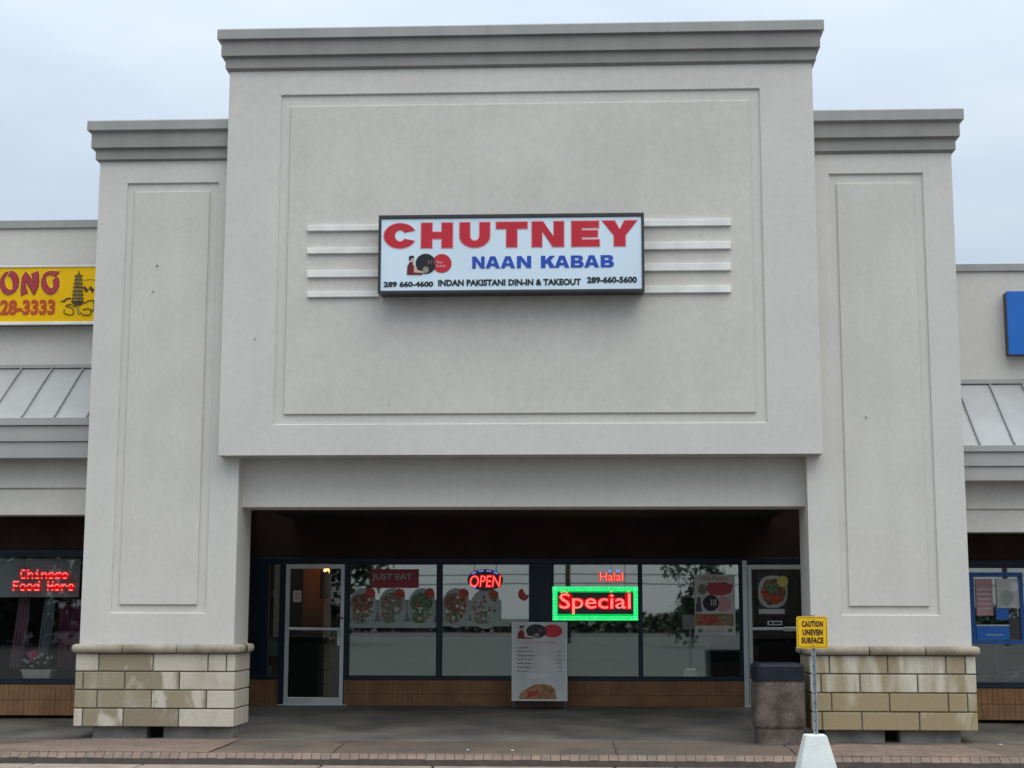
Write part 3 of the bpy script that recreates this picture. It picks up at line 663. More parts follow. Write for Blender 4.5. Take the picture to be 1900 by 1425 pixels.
# ------------------------------------------------------------------ wings
def wing(side):
    L = side == 'L'
    xi = PLo+.02 if L else PRo-.02; xo = -24.0 if L else 24.0
    x0, x1 = min(xi, xo), max(xi, xo)
    cx = 90 if L else 1840
    yf, yt = .35, 1.5
    if L: rows = dict(cap0=408, cap1=423, top=677, top2=683, eave=776, f1=789, f2=819, f3=850, b1=905, b2=955)
    else: rows = dict(cap0=489, cap1=503, top=704, top2=712, eave=827, f1=838, f2=865, f3=892, b1=944, b2=987)
    z = lambda k, Y: P(cx, rows[k], Y)[1]
    t = thing('shop_wing', 'lower left wing of the shops behind the yellow sign' if L else 'lower right wing of the shops behind the blue sign', 'building', ((x0+x1)/2, yf, 0))
    zt, zt2 = z('top', yt), z('top2', yt-.05); ze = z('eave', yf)
    box('parapet_wall', x0, x1, yt, yt+.25, zt2-.2, z('cap1', yt)+.01, M['stucco'], t)
    box('parapet_cap', x0, x1, yt-.035, yt+.29, z('cap1', yt-.035), z('cap0', yt-.035), M['cap'], t, .006)
    box('roof_flashing', x0, x1, yt-.05, yt+.01, zt2, zt, M['fascia'], t, .004)
    # standing seam roof, each pan and each seam its own piece
    sp = .445
    if L: first = P(100, 683, yt)[0]
    else: first = P(1834, 712, yt)[0]
    xs = []; x = first
    while x > x0-sp: x -= sp
    xs = [x]
    while xs[-1] < x1: xs.append(xs[-1]+sp)
    lim = -11.5 if L else 11.5
    near = [v for v in xs if (v > lim if L else v < lim)]
    zb = ze-.005; zt_ = zt2-.004
    for a, b in zip(near[:-1], near[1:]):
        a_, b_ = max(a, x0), min(b, x1)
        if b_-a_ < .03: continue
        mk('roof_pan', [(a_,yf-.01,zb),(b_,yf-.01,zb),(b_,yt-.02,zt_),(a_,yt-.02,zt_),(a_,yf-.01,zb-.03),(b_,yf-.01,zb-.03),(b_,yt-.02,zt_-.03),(a_,yt-.02,zt_-.03)],
           [(0,1,2,3),(7,6,5,4),(0,4,5,1),(1,5,6,2),(2,6,7,3),(3,7,4,0)], M['roofm'], t)
    rest = (x0, near[0]) if L else (near[-1], x1)
    mk('roof_pan', [(rest[0],yf-.01,zb),(rest[1],yf-.01,zb),(rest[1],yt-.02,zt_),(rest[0],yt-.02,zt_)], [(0,1,2,3)], M['roofm'], t)
    for v in near:
        if x0+.02 < v < x1-.02:
            h = .035; w_ = .009
            mk('roof_seam', [(v-w_,yf-.005,zb),(v+w_,yf-.005,zb),(v+w_,yt-.02,zt_),(v-w_,yt-.02,zt_),(v-w_,yf-.02,zb+h),(v+w_,yf-.02,zb+h),(v+w_,yt-.035,zt_+h),(v-w_,yt-.035,zt_+h)],
               [(0,3,2,1),(4,5,6,7),(0,1,5,4),(1,2,6,5),(2,3,7,6),(3,0,4,7)], M['seam'], t)
    z1, z2, z3 = z('f1', yf-.06), z('f2', yf-.03), z('f3', yf)
    box('eave_drip', x0, x1, yf-.075, yf+.15, z1, ze, M['fascia'], t, .004)
    box('fascia_board', x0, x1, yf-.045, yf+.15, z2, z1-.002, M['fascia'], t, .004)
    box('fascia_board', x0, x1, yf-.02, yf+.15, z3, z2-.002, M['fascia'], t, .004)
    yb = .62
    box('upper_beam', x0, x1, yb, yb+.4, z('b1', yb), z3-.0+.03, M['stucco_panel'], t)
    zb2 = z('b2', yb+.03)
    box('lower_beam', x0, x1, yb+.03, yb+.38, zb2, z('b1', yb)-.003, M['stucco_panel'], t)
    box('canopy_soffit', x0, x1, yb+.3, YW+.1, zb2+.05, zb2+.1, M['soffit'], t)
    # storefront wall
    if L: hd, wt, wb, br = 1020, 1030, 1263, 1326
    else: hd, wt, wb, br = 1040, 1050, 1270, 1326
    zh = P(cx, hd, YW)[1]; zwt = P(cx, wt, YW)[1]; zwb = P(cx, wb, YW)[1]
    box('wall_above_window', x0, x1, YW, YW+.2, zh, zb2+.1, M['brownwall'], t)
    brickwall(t, x0, x1, YW-.03, -.06, zwb-.05, near_lim=(-10.5 if L else 10.5))
    box('window_head', x0, x1, YW-.02, YW+.1, zwt, zh+.004, M['navy'], t, .004)
    box('window_sill', x0, x1, YW-.035, YW+.1, zwb-.045, zwb, M['navy'], t, .004)
    ed = P(149,1150,YW)[0] if L else P(1806,1150,YW)[0]
    posts = [-.0]
    wx = ((-11.0, -6.75),) if L else ((5.15, 9.5),)
    for a, b in wx:
        f_ = ring('window', (a, b, zwb+.001, zwt-.001), (a+.05, b-.05, zwb+.03, zwt-.03), YW-.01, YW+.07, M['navy'], t, .004)
        box('pane', a+.045, b-.045, YW+.02, YW+.03, zwb+.025, zwt-.025, M['glassc'] if L else M['glass'], f_)
    inner = (wx[0][1], x1) if L else (x0, wx[0][0])
    outer = (x0, wx[0][0]) if L else (wx[0][1], x1)
    box('wall_pier', inner[0], inner[1], YW+.0, YW+.15, zwb, zwt, M['brownwall'], t)
    box('wall_pier', outer[0], outer[1], YW+.0, YW+.15, zwb, zwt, M['brownwall'], t)
    # room behind the glass
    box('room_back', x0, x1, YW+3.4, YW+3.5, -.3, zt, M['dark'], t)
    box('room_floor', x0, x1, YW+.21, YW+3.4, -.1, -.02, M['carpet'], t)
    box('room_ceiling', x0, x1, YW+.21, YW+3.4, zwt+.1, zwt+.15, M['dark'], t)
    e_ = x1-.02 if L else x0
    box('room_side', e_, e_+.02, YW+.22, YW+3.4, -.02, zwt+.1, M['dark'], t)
    box('flat_roof', x0, x1, yt+.26, 14, z('cap1', yt)-.5, z('cap1', yt)-.3, M['membrane'], t)
    return t, zwb, zwt
def brickwall(t, x0, x1, yf, z0, z1, near_lim=None, lo=None, hi=None):
    box('brick_backing', x0, x1, yf+.012, yf+.14, z0, z1, M['brickm'], t)
    bm = bmesh.new(); w_ = .075; rows = 2; h = (z1-z0)/rows
    a0, a1 = x0, x1
    if near_lim is not None:
        if near_lim < 0: a0 = max(x0, near_lim)
        else: a1 = min(x1, near_lim)
    x = a0+.004
    while x+w_ < a1:
        for r in range(rows):
            j = random.uniform(-.003, .003); addbox(bm, x+.002, x+w_-.002, yf+j, yf+.05, z0+r*h+.004, z0+(r+1)*h-.004)
        x += w_
    return bmobj('bricks', bm, M['brick'], t, kind='stuff')
random.seed(11)
WLt, wlb, wlt = wing('L'); WRt, wrb, wrt = wing('R')

# ------------------------------------------------------------------ recessed shop front
F = thing('shop_unit', 'dark recessed shop front with navy frames, glass doors and orange brick apron', 'shop front', (0, YS, 0))
xa, xb = PLi-.6, PRi+.9
ztop = P(950,1046,YS)[1]; zhd = P(950,1036,YS)[1]; zsil = P(950,1256,YS)[1]; zsb = P(950,1262,YS)[1]
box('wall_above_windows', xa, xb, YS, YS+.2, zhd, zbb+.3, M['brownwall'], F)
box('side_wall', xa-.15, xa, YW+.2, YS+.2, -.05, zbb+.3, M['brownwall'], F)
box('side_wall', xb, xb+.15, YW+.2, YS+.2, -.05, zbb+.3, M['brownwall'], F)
box('window_head', xa, xb, YS-.02, YS+.1, ztop, zhd+.004, M['navy'], F, .004)
def xs_(px, py=1160): return P(px, py, YS)[0]
sp = [(470,519,'a'),(640,1386,'b')]
for a, b, _ in sp:
    box('window_sill', xs_(a) if a > 480 else xa, xs_(b), YS-.035, YS+.1, zsb, zsil, M['navy'], F, .004)
    brickwall(F, xs_(a) if a > 480 else xa, xs_(b), YS-.03, -.05, zsb-.002)
# uprights
for a, b in ((470,496),(519,529),(638,647),(811,819),(983,1026),(1186,1191),(1374,1386)):
    base_z = -.02 if a in (519,638,1374) else zsil-.002
    box('mullion', xs_(a) if a > 475 else xa, xs_(b), YS-.025, YS+.09, base_z, ztop+.002, M['navy'], F, .003)
panes = [(496,519),(647,811),(819,983),(1026,1186),(1191,1374)]
for a, b in panes:
    x0, x1 = xs_(a), xs_(b)
    f_ = ring('window', (x0+.001, x1-.001, zsil+.001, ztop-.001), (x0+.014, x1-.014, zsil+.014, ztop-.014), YS-.005, YS+.06, M['navy'], F, .003)
    box('pane', x0+.012, x1-.012, YS+.02, YS+.028, zsil+.012, ztop-.012, M['glass'], f_)
zf1 = P(950,1182,YS)[1]
for a, b in ((647,811),(819,983),(1026,1186),(1191,1318)):
    box('frosted_film', xs_(a)+.016, xs_(b)-(.016 if b != 1318 else 0), YS+.031, YS+.034, zsil+.016, zf1, M['film'], F)
box('grey_film', xs_(1318)+.002, xs_(1374)-.016, YS+.031, YS+.034, zsil+.016, zf1, M['filmd'], F)
for a, b, c, d in ((751,762,1166,1180),(1066,1071,1160,1181)):
    box('interior_post', xs_(a), xs_(b), YS+.12, YS+.16, P(950,d,YS)[1], P(950,c,YS)[1], M['dark'], F)
# doors
def door(l, r, top, bot, handle_side, label):
    x0, x1 = xs_(l, 1180), xs_(r, 1180); z1 = P((l+r)/2, top, YS)[1]; z0 = .005; yd = YS-.03
    d = thing_part('door', F, ((x0+x1)/2, yd, 0)); d['label'] = label
    st = .060
    ring('door_frame', (x0, x1, z0, z1), (x0+st, x1-st, z0+.105, z1-.07), yd, yd+.05, M['alu'], d, .006)
    zm = P((l+r)/2, 1167, YS)[1]
    box('push_bar', x0+st-.01, x1-st+.01, yd-.02, yd+.01, zm-.02, zm+.02, M['alu'], d, .006)
    box('upper_glass', x0+st-.008, x1-st+.008, yd+.02, yd+.028, zm+.015, z1-.065, M['glass2'], d)
    box('lower_glass', x0+st-.008, x1-st+.008, yd+.02, yd+.028, z0+.10, zm+.014, M['glass2'], d)
    box('dark_backing', x0+st-.008, x1-st+.008, yd+.03, yd+.04, z0+.10, zm-.07, M['black'], d)  # black sheet behind the lower glass stands in for the dark room inside
    if handle_side:
        hx = xs_(631,1180); hz0, hz1 = P(631,1199,YS)[1], P(631,1164,YS)[1]
        tube('pull_handle', [(hx, yd-.0, hz0+.03),(hx, yd-.07, hz0+.03),(hx,yd-.07,hz1-.03),(hx,yd,hz1-.03)], .012, M['alu'], d, 6)
        box('handle_plate', hx-.04, hx+.035, yd-.012, yd+.004, hz0, hz1, M['alu'], d, .004)
        kx, kz = xs_(635,1147), P(635,1147,YS)[1]; tube('lock_cylinder', [(kx,yd+.01,kz),(kx,yd-.012,kz)], .018, M['black'], d, 10)
    else:
        hx = xs_(1462); box('handle_plate', hx-.07, x1-.05, yd-.03, yd-.021, zm-.035, zm+.03, M['alu'], d, .004)
    return d
door(529, 638, 1047, 1308, True, 'left glass door with pull handle and paper notice')
door(1389, 1500, 1048, 1310, False, 'right glass door with round salad sticker')
for px in (1381,):
    box('door_jamb', xs_(1379,1180), xs_(1388,1180), YS-.05, YS-.026, .0, ztop+.05, M['alu'], F, .004)
box('door_threshold', xs_(519), xs_(647), YS-.06, YS+.1, -.045, .004, M['alu'], F, .003)
box('door_threshold', xs_(1379), xs_(1505), YS-.06, YS+.1, -.045, .004, M['alu'], F, .003)
# interior room
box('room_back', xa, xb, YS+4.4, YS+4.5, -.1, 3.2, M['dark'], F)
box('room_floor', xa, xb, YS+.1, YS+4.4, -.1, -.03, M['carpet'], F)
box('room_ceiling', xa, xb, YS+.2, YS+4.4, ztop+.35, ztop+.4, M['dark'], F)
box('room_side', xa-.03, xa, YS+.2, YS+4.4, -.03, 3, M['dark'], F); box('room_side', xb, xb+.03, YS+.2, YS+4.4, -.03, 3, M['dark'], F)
ya = YS+2.2
wx0, wx1 = P(562,1100,ya)[0], P(611,1100,ya)[0]
box('interior_wall', wx0, wx1, ya, ya+.1, -.03, P(590,1050,ya)[1]+.3, M['warmwall'], F)
box('interior_wall', P(646,1100,ya)[0], P(760,1100,ya)[0], ya+.4, ya+.5, -.03, 2.6, M['dark'], F)
lamp = thing('hanging_lamp', 'small warm lit lamp seen through the left glass door', 'lamp', (P(606,1056,ya-.5)[0], ya-.5, P(606,1076,ya-.5)[1]))
x, z = P(606,1056,ya-.5)
tube('lamp_glass', [(x,ya-.5,z-.10),(x,ya-.5,z-.06),(x,ya-.5,z+.04),(x,ya-.5,z+.07)], [.02,.045,.04,.01], E_warm, lamp, 10)
tube('lamp_cord', [(x,ya-.5,z+.07),(x,ya-.5,ztop+.35)], .006, M['wire'], lamp, 6)
# garments by the door
def drape(name, label, cat, x0, x1, z0, z1, Y, m, slant=0, waves=5, amp=.03, group=None):
    vs, fs = [], []; nx, nz = 36, 8
    for j in range(nz+1):
        v = j/nz; z = z1+(z0-z1)*v
        for i in range(nx+1):
            u = i/nx; s = 1+.12*math.sin(v*3)
            x = x0+(x1-x0)*u*s+slant*v
            vs.append((x, Y+amp*math.sin(u*waves*2*math.pi+v*.8)*(.6+.4*v), z+.01*math.sin(u*9)))
    n = len(vs)
    for (x, y, z) in list(vs): vs.append((x, y+.004, z))
    for j in range(nz):
        for i in range(nx): a = j*(nx+1)+i; fs.append((a, a+1, a+nx+2, a+nx+1)); fs.append((n+a+nx+1, n+a+nx+2, n+a+1, n+a))
    o = mk(name, vs, fs, m, None, True); tag(o, label, cat, group); return o
def PR(a, b, c, d, Y): return RECT(a, b, c, d, Y)
r = PR(594,1060,610,1112,ya-.6); drape('hanging_cloth', 'dark red cloth hanging inside behind the left glass door', 'cloth', r[0], r[1], r[2], r[3], ya-.62, M['cloth_red'], 0, 3, .015)

# ------------------------------------------------------------------ things on the windows
G = YS+.012  # print on the outer face of the glass sits just in front of the pane
def GX(crop, cx, cy):
    x0, y0, x1, y1, w_, h = crop; return x0+cx/w_*(x1-x0), y0+cy/h*(y1-y0)
def flat(name, parent, a, b, c, d, Y, m, th=.003):
    x0, x1, z0, z1 = RECT(a, b, c, d, Y); return box(name, x0, x1, Y, Y+th, z0, z1, m, parent)
def pdisc(name, parent, cx, cy, rx, ry, Y, m, n=22, th=.002, wob=0):
    lp = []
    for k in range(n):
        a = 2*math.pi*k/n; w_ = 1+random.uniform(-wob, wob); lp.append(P(cx+rx*math.cos(a)*w_, cy+ry*math.sin(a)*w_, Y))
    return extr(name, [lp], Y, Y+th, m, parent)
random.seed(21)
plates = [(673,1128,'pink salad'),(728,1128,'brown kebab'),(783,1128,'green salad'),(846,1128,'dark curry'),(901,1130,'grilled meat')]
lab = ['round plate of pink food printed on the left window, nearest the door','round plate of brown rice food printed in the middle of the left window','round plate of green salad food printed beside the navy mullion','round plate of dark curry food printed at the left of the second window','round plate printed on the second window below the OPEN sign']
fm = ['brownfood','grain','greenfood','brownfood','plate']
for k, (cx, cy, nm) in enumerate(plates):
    t = thing('plate_decal', lab[k], 'window decal', (P(cx,cy,G)[0], G-.004, P(cx,cy+37,G)[1]), 'round food plate decals across the shop windows')
    x = 27 if k != 4 else 30
    pdisc('plate_print', t, cx, cy, x, 37, G, M['plate'])
    pdisc('food_print', t, cx-1, cy-10, x-6, 17, G-.003, M[fm[k]], 20, .002, .08)
    pdisc('rice_print', t, cx-5, cy+17, x*.55, 12, G-.003, M['grain' if k != 2 else 'greenfood'], 16, .002, .1)
    pdisc('rice_print', t, cx+12, cy+16, x*.32, 9, G-.0035, M['plate'], 12, .002, .12)
    for q in range(34):
        aa, rr = random.uniform(0, 6.28), random.random()**.5
        pdisc('garnish_print', t, cx-1+rr*(x-8)*math.cos(aa), cy-2+rr*25*math.sin(aa), random.uniform(1.6,4.8), random.uniform(1.4,4), G-.0045-.0001*q, M[random.choice([fm[k], 'grain', 'greenfood', 'redfood', 'naan', 'paperw', fm[k]])], 9, .001, .3)
    pdisc('tomato_print', t, cx+14, cy-26, 9.5, 10, G-.006, M['redfood'], 14, .002, .12)
t = thing('tomato_decal', 'small red pepper shape printed at the far right of the second window', 'window decal', (P(970,1104,G)[0], G, P(970,1114,G)[1]))
extr('tomato_print', [[P(a,b,G) for a,b in ((961,1101),(964,1094),(970,1092),(972,1099),(977,1104),(981,1103),(980,1110),(974,1115),(967,1113),(962,1108))]], G, G+.002, M['redfood'], t)
t = thing('window_stripe', 'pale printed stripe under the food plates on the left window', 'window decal', (P(729,1170,G)[0], G, P(729,1170,G)[1]))
flat('stripe_print', t, 648, 1153, 810, 1165, G+.003, M['plate'], .002); flat('backdrop_print', t, 648, 1113, 810, 1152.5, G+.003, filmmat('pale_print_film', (.34,.38,.35), .45), .002)
t = thing('window_stripe', 'pale printed stripe under the food plates on the second window', 'window decal', (P(870,1170,G)[0], G, P(870,1170,G)[1]))
flat('stripe_print', t, 820, 1151, 945, 1162, G+.003, M['plate'], .002); flat('backdrop_print', t, 820, 1114, 930, 1150.5, G+.003, filmmat('pale_print_film', (.34,.38,.35), .45), .002)

je = thing('delivery_poster', 'dark red poster reading JUST EAT inside the left window', 'poster', (P(730,1092,YS+.012)[0], YS+.012, P(730,1092,YS+.012)[1]))
flat('poster_sheet', je, 688, 1056, 777, 1091, YS+.012, M['justred'])
text('poster_lettering', 'JUST EAT', RECT(690,1064,765,1079,YS+.01), YS+.009, M['plate'], je, .02)
flat('poster_rule', je, 693, 1082, 765, 1083.4, YS+.0095, M['maroon'])

# OPEN sign
Yo = YS-.05
def ledtext(parent, s, r, Y, e=.010, bold=.0, shear=0, core=E_red, glow=E_redglow, gb=.06):
    text('led_glow', s, (r[0]-e, r[1]+e, r[2]-e, r[3]+e), Y+.006, glow, parent, gb, .002, shear)
    text('led_lettering', s, r, Y-.004, core, parent, bold, .006, shear)
op = thing('open_sign', 'lit LED sign reading OPEN in red under a blue arc', 'led sign', (P(900,1096,Yo)[0], Yo, P(900,1096,Yo)[1]))
extr('sign_board', [[P(900+33*math.cos(a), 1076+20*math.sin(a), Yo+.02) for a in [2*math.pi*k/30 for k in range(30)]]], Yo+.018, Yo+.03, M['signframe'], op)
ledtext(op, 'OPEN', RECT(872,1068,929,1089,Yo), Yo, .012, -.012, .12)
for k in range(13):
    a = R_(38+8.7*k); x, z = P(900+32*math.cos(a), 1077-18*math.sin(a), Yo+.01)
    box('blue_led', x-.016, x+.016, Yo+.004, Yo+.012, z-.009, z+.009, E_blue if k % 3 else E_bluedim, op)
for k in range(4):
    x, z = P(874+3.4*k, 1086+1.8*k, Yo+.01); box('blue_led', x-.014, x+.014, Yo+.004, Yo+.012, z-.010, z+.010, E_bluedim if k % 2 else E_blue, op)
for px in (880, 920):
    x, z = P(px,1062,Yo); tube('hanging_wire', [(x,Yo+.02,z),(x,Yo+.02,ztop)], .003, M['wire'], op, 5)
# Special sign
sg = thing('special_sign', 'lit LED sign reading Special in red inside a wide green border', 'led sign', (P(1105,1152,Yo)[0], Yo, P(1105,1152,Yo)[1]))
R1 = RECT(1025,1088,1184,1151.5,Yo); R2 = RECT(1035,1099,1175,1139.5,Yo)
box('sign_board', R1[0]+.004, R1[1]-.004, Yo+.012, Yo+.04, R1[2]+.004, R1[3]-.004, M['signframe'], sg)
ring('green_border', R1, R2, Yo+.004, Yo+.012, E_green, sg, .002)
bm = bmesh.new()
for rowoff in (.014, .036, .058):
    n = 44
    for k in range(n+1):
        u = k/n
        for zz_ in (R1[3]-rowoff, R1[2]+rowoff): xx = R1[0]+.012+(R1[1]-R1[0]-.024)*u; addbox(bm, xx-.008, xx+.008, Yo-.004, Yo+.004, zz_-.007, zz_+.007)
    n = 16
    for k in range(n+1):
        u = k/n
        for xx in (R1[0]+rowoff, R1[1]-rowoff): zz_ = R1[2]+.03+(R1[3]-R1[2]-.06)*u; addbox(bm, xx-.007, xx+.007, Yo-.004, Yo+.004, zz_-.008, zz_+.008)
bmobj('green_leds', bm, E_greenhot, sg, kind='stuff')
r = RECT(1038,1100,1170,1139,Yo)
text('led_glow', 'Special', (r[0]-.015,r[1]+.012,r[2]-.002,r[3]+.002), Yo+.006, E_redglow, sg, .075, .003)
text('led_lettering', 'Special', (r[0],r[1],r[2]+.006,r[3]-.006), Yo-.004, E_pink, sg, .004, .008)
for px, py in ((1042,1099),(1047,1098),(1052,1099),(1064,1138),(1134,1098),(1166,1098)):
    x, z = P(px,py,Yo); box('amber_led', x-.010, x+.010, Yo-.008, Yo-.003, z-.009, z+.009, E_ydot, sg)
for px in (1050, 1160):
    x, z = P(px,1088,Yo); tube('hanging_wire', [(x,Yo+.02,z),(x,Yo+.02,ztop)], .003, M['wire'], sg, 5)
# Halal sign
hl = thing('halal_sign', 'small lit LED sign reading Halal in red above the green border sign', 'led sign', (P(1134,1079,Yo)[0], Yo, P(1134,1079,Yo)[1]))
ledtext(hl, 'Halal', RECT(1113,1062,1156,1078,Yo), Yo, .008, .005, 0, E_red, E_redglow, .05)
for a, b in ((1128,1134),(1143,1151)): 
    x0,x1,z0,z1 = RECT(a,1057,b,1061,Yo); box('blue_led', x0, x1, Yo, Yo+.008, z0, z1, E_blue, hl)
x, z = P(1134,1057,Yo); tube('hanging_wire', [(x,Yo+.02,z),(x,Yo+.02,ztop)], .003, M['wire'], hl, 5)

# posters
def poster(name, label, a, b, c, d, Y, m='paperw', cat='poster', group=None):
    t = thing(name, label, cat, (P((a+c)/2, d, Y)[0], Y, P((a+c)/2, d, Y)[1]), group); flat('poster_sheet', t, a, b, c, d, Y, M[m]); return t
Yp = YS+.012
bk = thing('backing_board', 'navy backing board behind the food poster in the right window', 'board', (P(1345,1181,YS+.05)[0], YS+.05, P(1345,1181,YS+.05)[1]))
flat('board_panel', bk, 1316, 1135, 1372, 1181, YS+.05, M['navy'], .012); flat('board_panel', bk, 1287, 1050, 1372, 1135, YS+.05, M['navy'], .012)
fp = poster('food_poster', 'tall food poster with emblem discs and an orange dish, on the right window', 1289, 1066, 1364, 1178, Yp)
text('poster_lettering', 'We Family', RECT(1300,1069,1352,1079,Yp), Yp-.003, M['maroon'], fp, .005, .002)
pdisc('lemon_print', fp, 1303, 1093, 9, 10, Yp-.003, M['grain'], 14, .002, .08)
extr('meat_print', [[P(a,b,Yp) for a,b in ((1313,1082),(1345,1080),(1361,1086),(1356,1100),(1340,1105),(1318,1104),(1311,1094))]], Yp-.003, Yp-.001, M['maroon'], fp)
pdisc('emblem_red_disc', fp, 1343, 1121, 14, 14.5, Yp-.003, M['pinkp'], 22); pdisc('emblem_black_disc', fp, 1319, 1119, 15, 15, Yp-.005, M['black'], 22)
for k in range(3): flat('emblem_flame', fp, 1319+4*k, 1112, 1321+4*k, 1124, Yp-.007, M['paperw'], .001)
extr('figure_print', [[P(a,b,Yp) for a,b in ((1291,1135),(1291,1122),(1294,1116),(1293,1110),(1297,1107),(1300,1111),(1300,1119),(1303,1135))]], Yp-.003, Yp-.001, M['signframe'], fp)
flat('dish_print', fp, 1290, 1139, 1361, 1161, Yp-.003, M['naan'], .002); pdisc('dish_print', fp, 1318, 1150, 18, 7, Yp-.005, M['redfood'], 16, .002, .15)
pdisc('dish_print', fp, 1348, 1149, 11, 6, Yp-.005, M['grain'], 16, .002, .15)
text('poster_lettering', 'Shawarma', RECT(1310,1166,1345,1174,Yp), Yp-.003, M['pinkp'], fp, .005, .002)
for px in (1299, 1355): pdisc('garnish_print', fp, px, 1170, 5, 4, Yp-.003, M['greenfood'], 10, .002, .2)
# leaf shapes set behind the glass to imitate a mirrored tree crown
lf = poster('leaf_reflection', 'brown leaf shapes imitating a reflected tree in the right window beside the food poster', 1258, 1056, 1279, 1076, YS+.05, 'naan', 'painted reflection')
random.seed(5); bm = bmesh.new()
for k in range(210):
    a = random.uniform(0, 6.28); q = random.random()**.5; px, py = 1246+30*q*math.cos(a), 1092+27*q*math.sin(a)
    if (px-1243)**2+(py-1082)**2 < 45: continue
    if px > 1279: continue
    x, z = P(px, py, YS+.07); s = random.uniform(.012,.035); th = random.uniform(0,6.28); y = YS+.055+random.uniform(0,.04)
    v = [bm.verts.new((x+s*math.cos(th+b_)*r_, y+random.uniform(-.01,.01), z+s*math.sin(th+b_)*r_)) for b_, r_ in ((0,1.3),(1.57,.5),(3.14,1.1),(4.71,.5))]; bm.faces.new(v)
bmobj('leaves', bm, mat('leaf_reflection_tone', (.10,.085,.06), .9, .5, 30), lf, kind='stuff')
# right door stickers
Yd = YS-.036
sp_ = thing('door_decal', 'round salad sticker with yellow badge on the right glass door', 'window decal', (P(1434,1140,Yd)[0], Yd, P(1434,1140,Yd)[1]))
flat('decal_sheet', sp_, 1405, 1064, 1462, 1142, Yd+.006, M['signframe'], .003)
lp = [P(1434+27*math.copysign(abs(math.cos(a))**.75, math.cos(a)), 1098+30*math.copysign(abs(math.sin(a))**.75, math.sin(a)), Yd) for a in [2*math.pi*k/30 for k in range(30)]]
extr('bowl_print', [lp], Yd+.002, Yd+.004, M['plate'], sp_)
pdisc('salad_print', sp_, 1435, 1098, 23, 25, Yd, M['brownfood'], 24, .002, .06); pdisc('salad_print', sp_, 1432, 1092, 12, 9, Yd-.003, M['greenfood'], 14, .002, .1)
pdisc('salad_print', sp_, 1420, 1103, 7, 9, Yd-.003, M['redfood'], 12, .002, .15); pdisc('salad_print', sp_, 1440, 1112, 13, 6, Yd-.003, M['redfood'], 12, .002, .2)
pdisc('badge_print', sp_, 1452, 1079, 10.5, 10.5, Yd-.006, mat('badge_yellow', (.55,.47,.10), .5, .1, 5), 20)
flat('caption_print', sp_, 1408, 1130, 1456, 1139, Yd+.002, M['paperw'], .002)
ps = thing('door_decal', 'small white and black oval sticker above the push bar of the right door', 'window decal', (P(1437,1160,Yd)[0], Yd, P(1437,1160,Yd)[1]))
flat('sticker_sheet', ps, 1424, 1152, 1451, 1160, Yd+.006, M['white'], .002); flat('sticker_print', ps, 1427, 1153.5, 1433, 1158.5, Yd+.004, M['black'], .001); flat('sticker_print', ps, 1435, 1154, 1449, 1158, Yd+.004, M['signframe'], .001)
nt_ = poster('door_notice', 'small pale paper notice taped on the left glass door', 544, 1096, 559, 1117, YS-.02, 'paperw', 'notice')
for k in range(3): flat('notice_print', nt_, 547, 1100+5*k, 556, 1102+5*k, YS-.023, M['maroon'], .001)
sn = poster('window_notice', 'pale paper sheet in the narrow side window left of the door', 494, 1183, 519, 1217, YS+.05, 'paperw', 'notice')
sr = poster('window_notice', 'red and white picture low in the narrow side window', 496, 1236, 514, 1253, YS+.05, 'paperw', 'notice'); flat('picture_print', sr, 505, 1238, 511, 1252, YS+.046, M['maroon'], .002)
st = poster('window_notice', 'dark red picture high in the narrow side window', 500, 1088, 517, 1118, YS+.05, 'justred', 'notice'); pdisc('picture_print', st, 507, 1101, 4, 7, YS+.046, M['pinkp'], 12)
sv = thing('vase', 'small orange vase standing in the narrow side window', 'vase', (P(515,1150,YS+.2)[0], YS+.2, P(515,1150,YS+.2)[1]))
x, z = P(515,1150,YS+.2); tube('vase_body', [(x,YS+.2,z),(x,YS+.2,z+.03),(x,YS+.2,z+.09),(x,YS+.2,z+.15),(x,YS+.2,z+.20)], [.03,.05,.045,.018,.022], M['naan'], sv, 12)
box('shelf', x-.14, x+.14, YS+.1, YS+.32, z-.02, z-.001, M['brownfood'], sv)

# ------------------------------------------------------------------ menu board
Ym = 3.35
mb = thing('menu_board', 'white sandwich board with LUNCH SPECIAL menu standing under the windows', 'menu board', (P(1001,1318,Ym)[0], Ym, gz(Ym)))
a0, a1, b0, b1 = RECT(951,1156,1051,1299,Ym)
box('board_panel', a0, a1, Ym, Ym+.025, b0, b1, M['paperw'], mb, .004)
ring('board_frame', (a0-.012, a1+.012, b0-.012, b1+.012), (a0+.004, a1-.004, b0+.004, b1-.004), Ym-.006, Ym+.03, M['alu'], mb, .003)
box('lower_rail', a0, a1, Ym+.02, Ym+.05, gz(Ym)+.02, b0-.013, M['brownwall'], mb, .003)
for xx in (a0+.015, a1-.03):
    box('leg', xx-.012, xx+.027, Ym+.0, Ym+.03, gz(Ym)-.003, b0-.01, M['signframe'], mb)
    mk('leg', [(xx,Ym+.03,b1-.05),(xx+.02,Ym+.03,b1-.05),(xx+.02,Ym+.05,b1-.05),(xx,Ym+.05,b1-.05),(xx,Ym+.36,gz(Ym+.38)-.002),(xx+.02,Ym+.36,gz(Ym+.38)-.002),(xx+.02,Ym+.38,gz(Ym+.38)-.002),(xx,Ym+.38,gz(Ym+.38)-.002)],
       [(0,1,2,3),(7,6,5,4),(0,4,5,1),(1,5,6,2),(2,6,7,3),(3,7,4,0)], M['signframe'], mb)
def MC(u, v): return a0+(a1-a0)*u, b0+(b1-b0)*v
def mcl(u, v): return MC(.09+.82*u, .795+.185*v)
logo(mb, mcl, Ym-.004, 1)
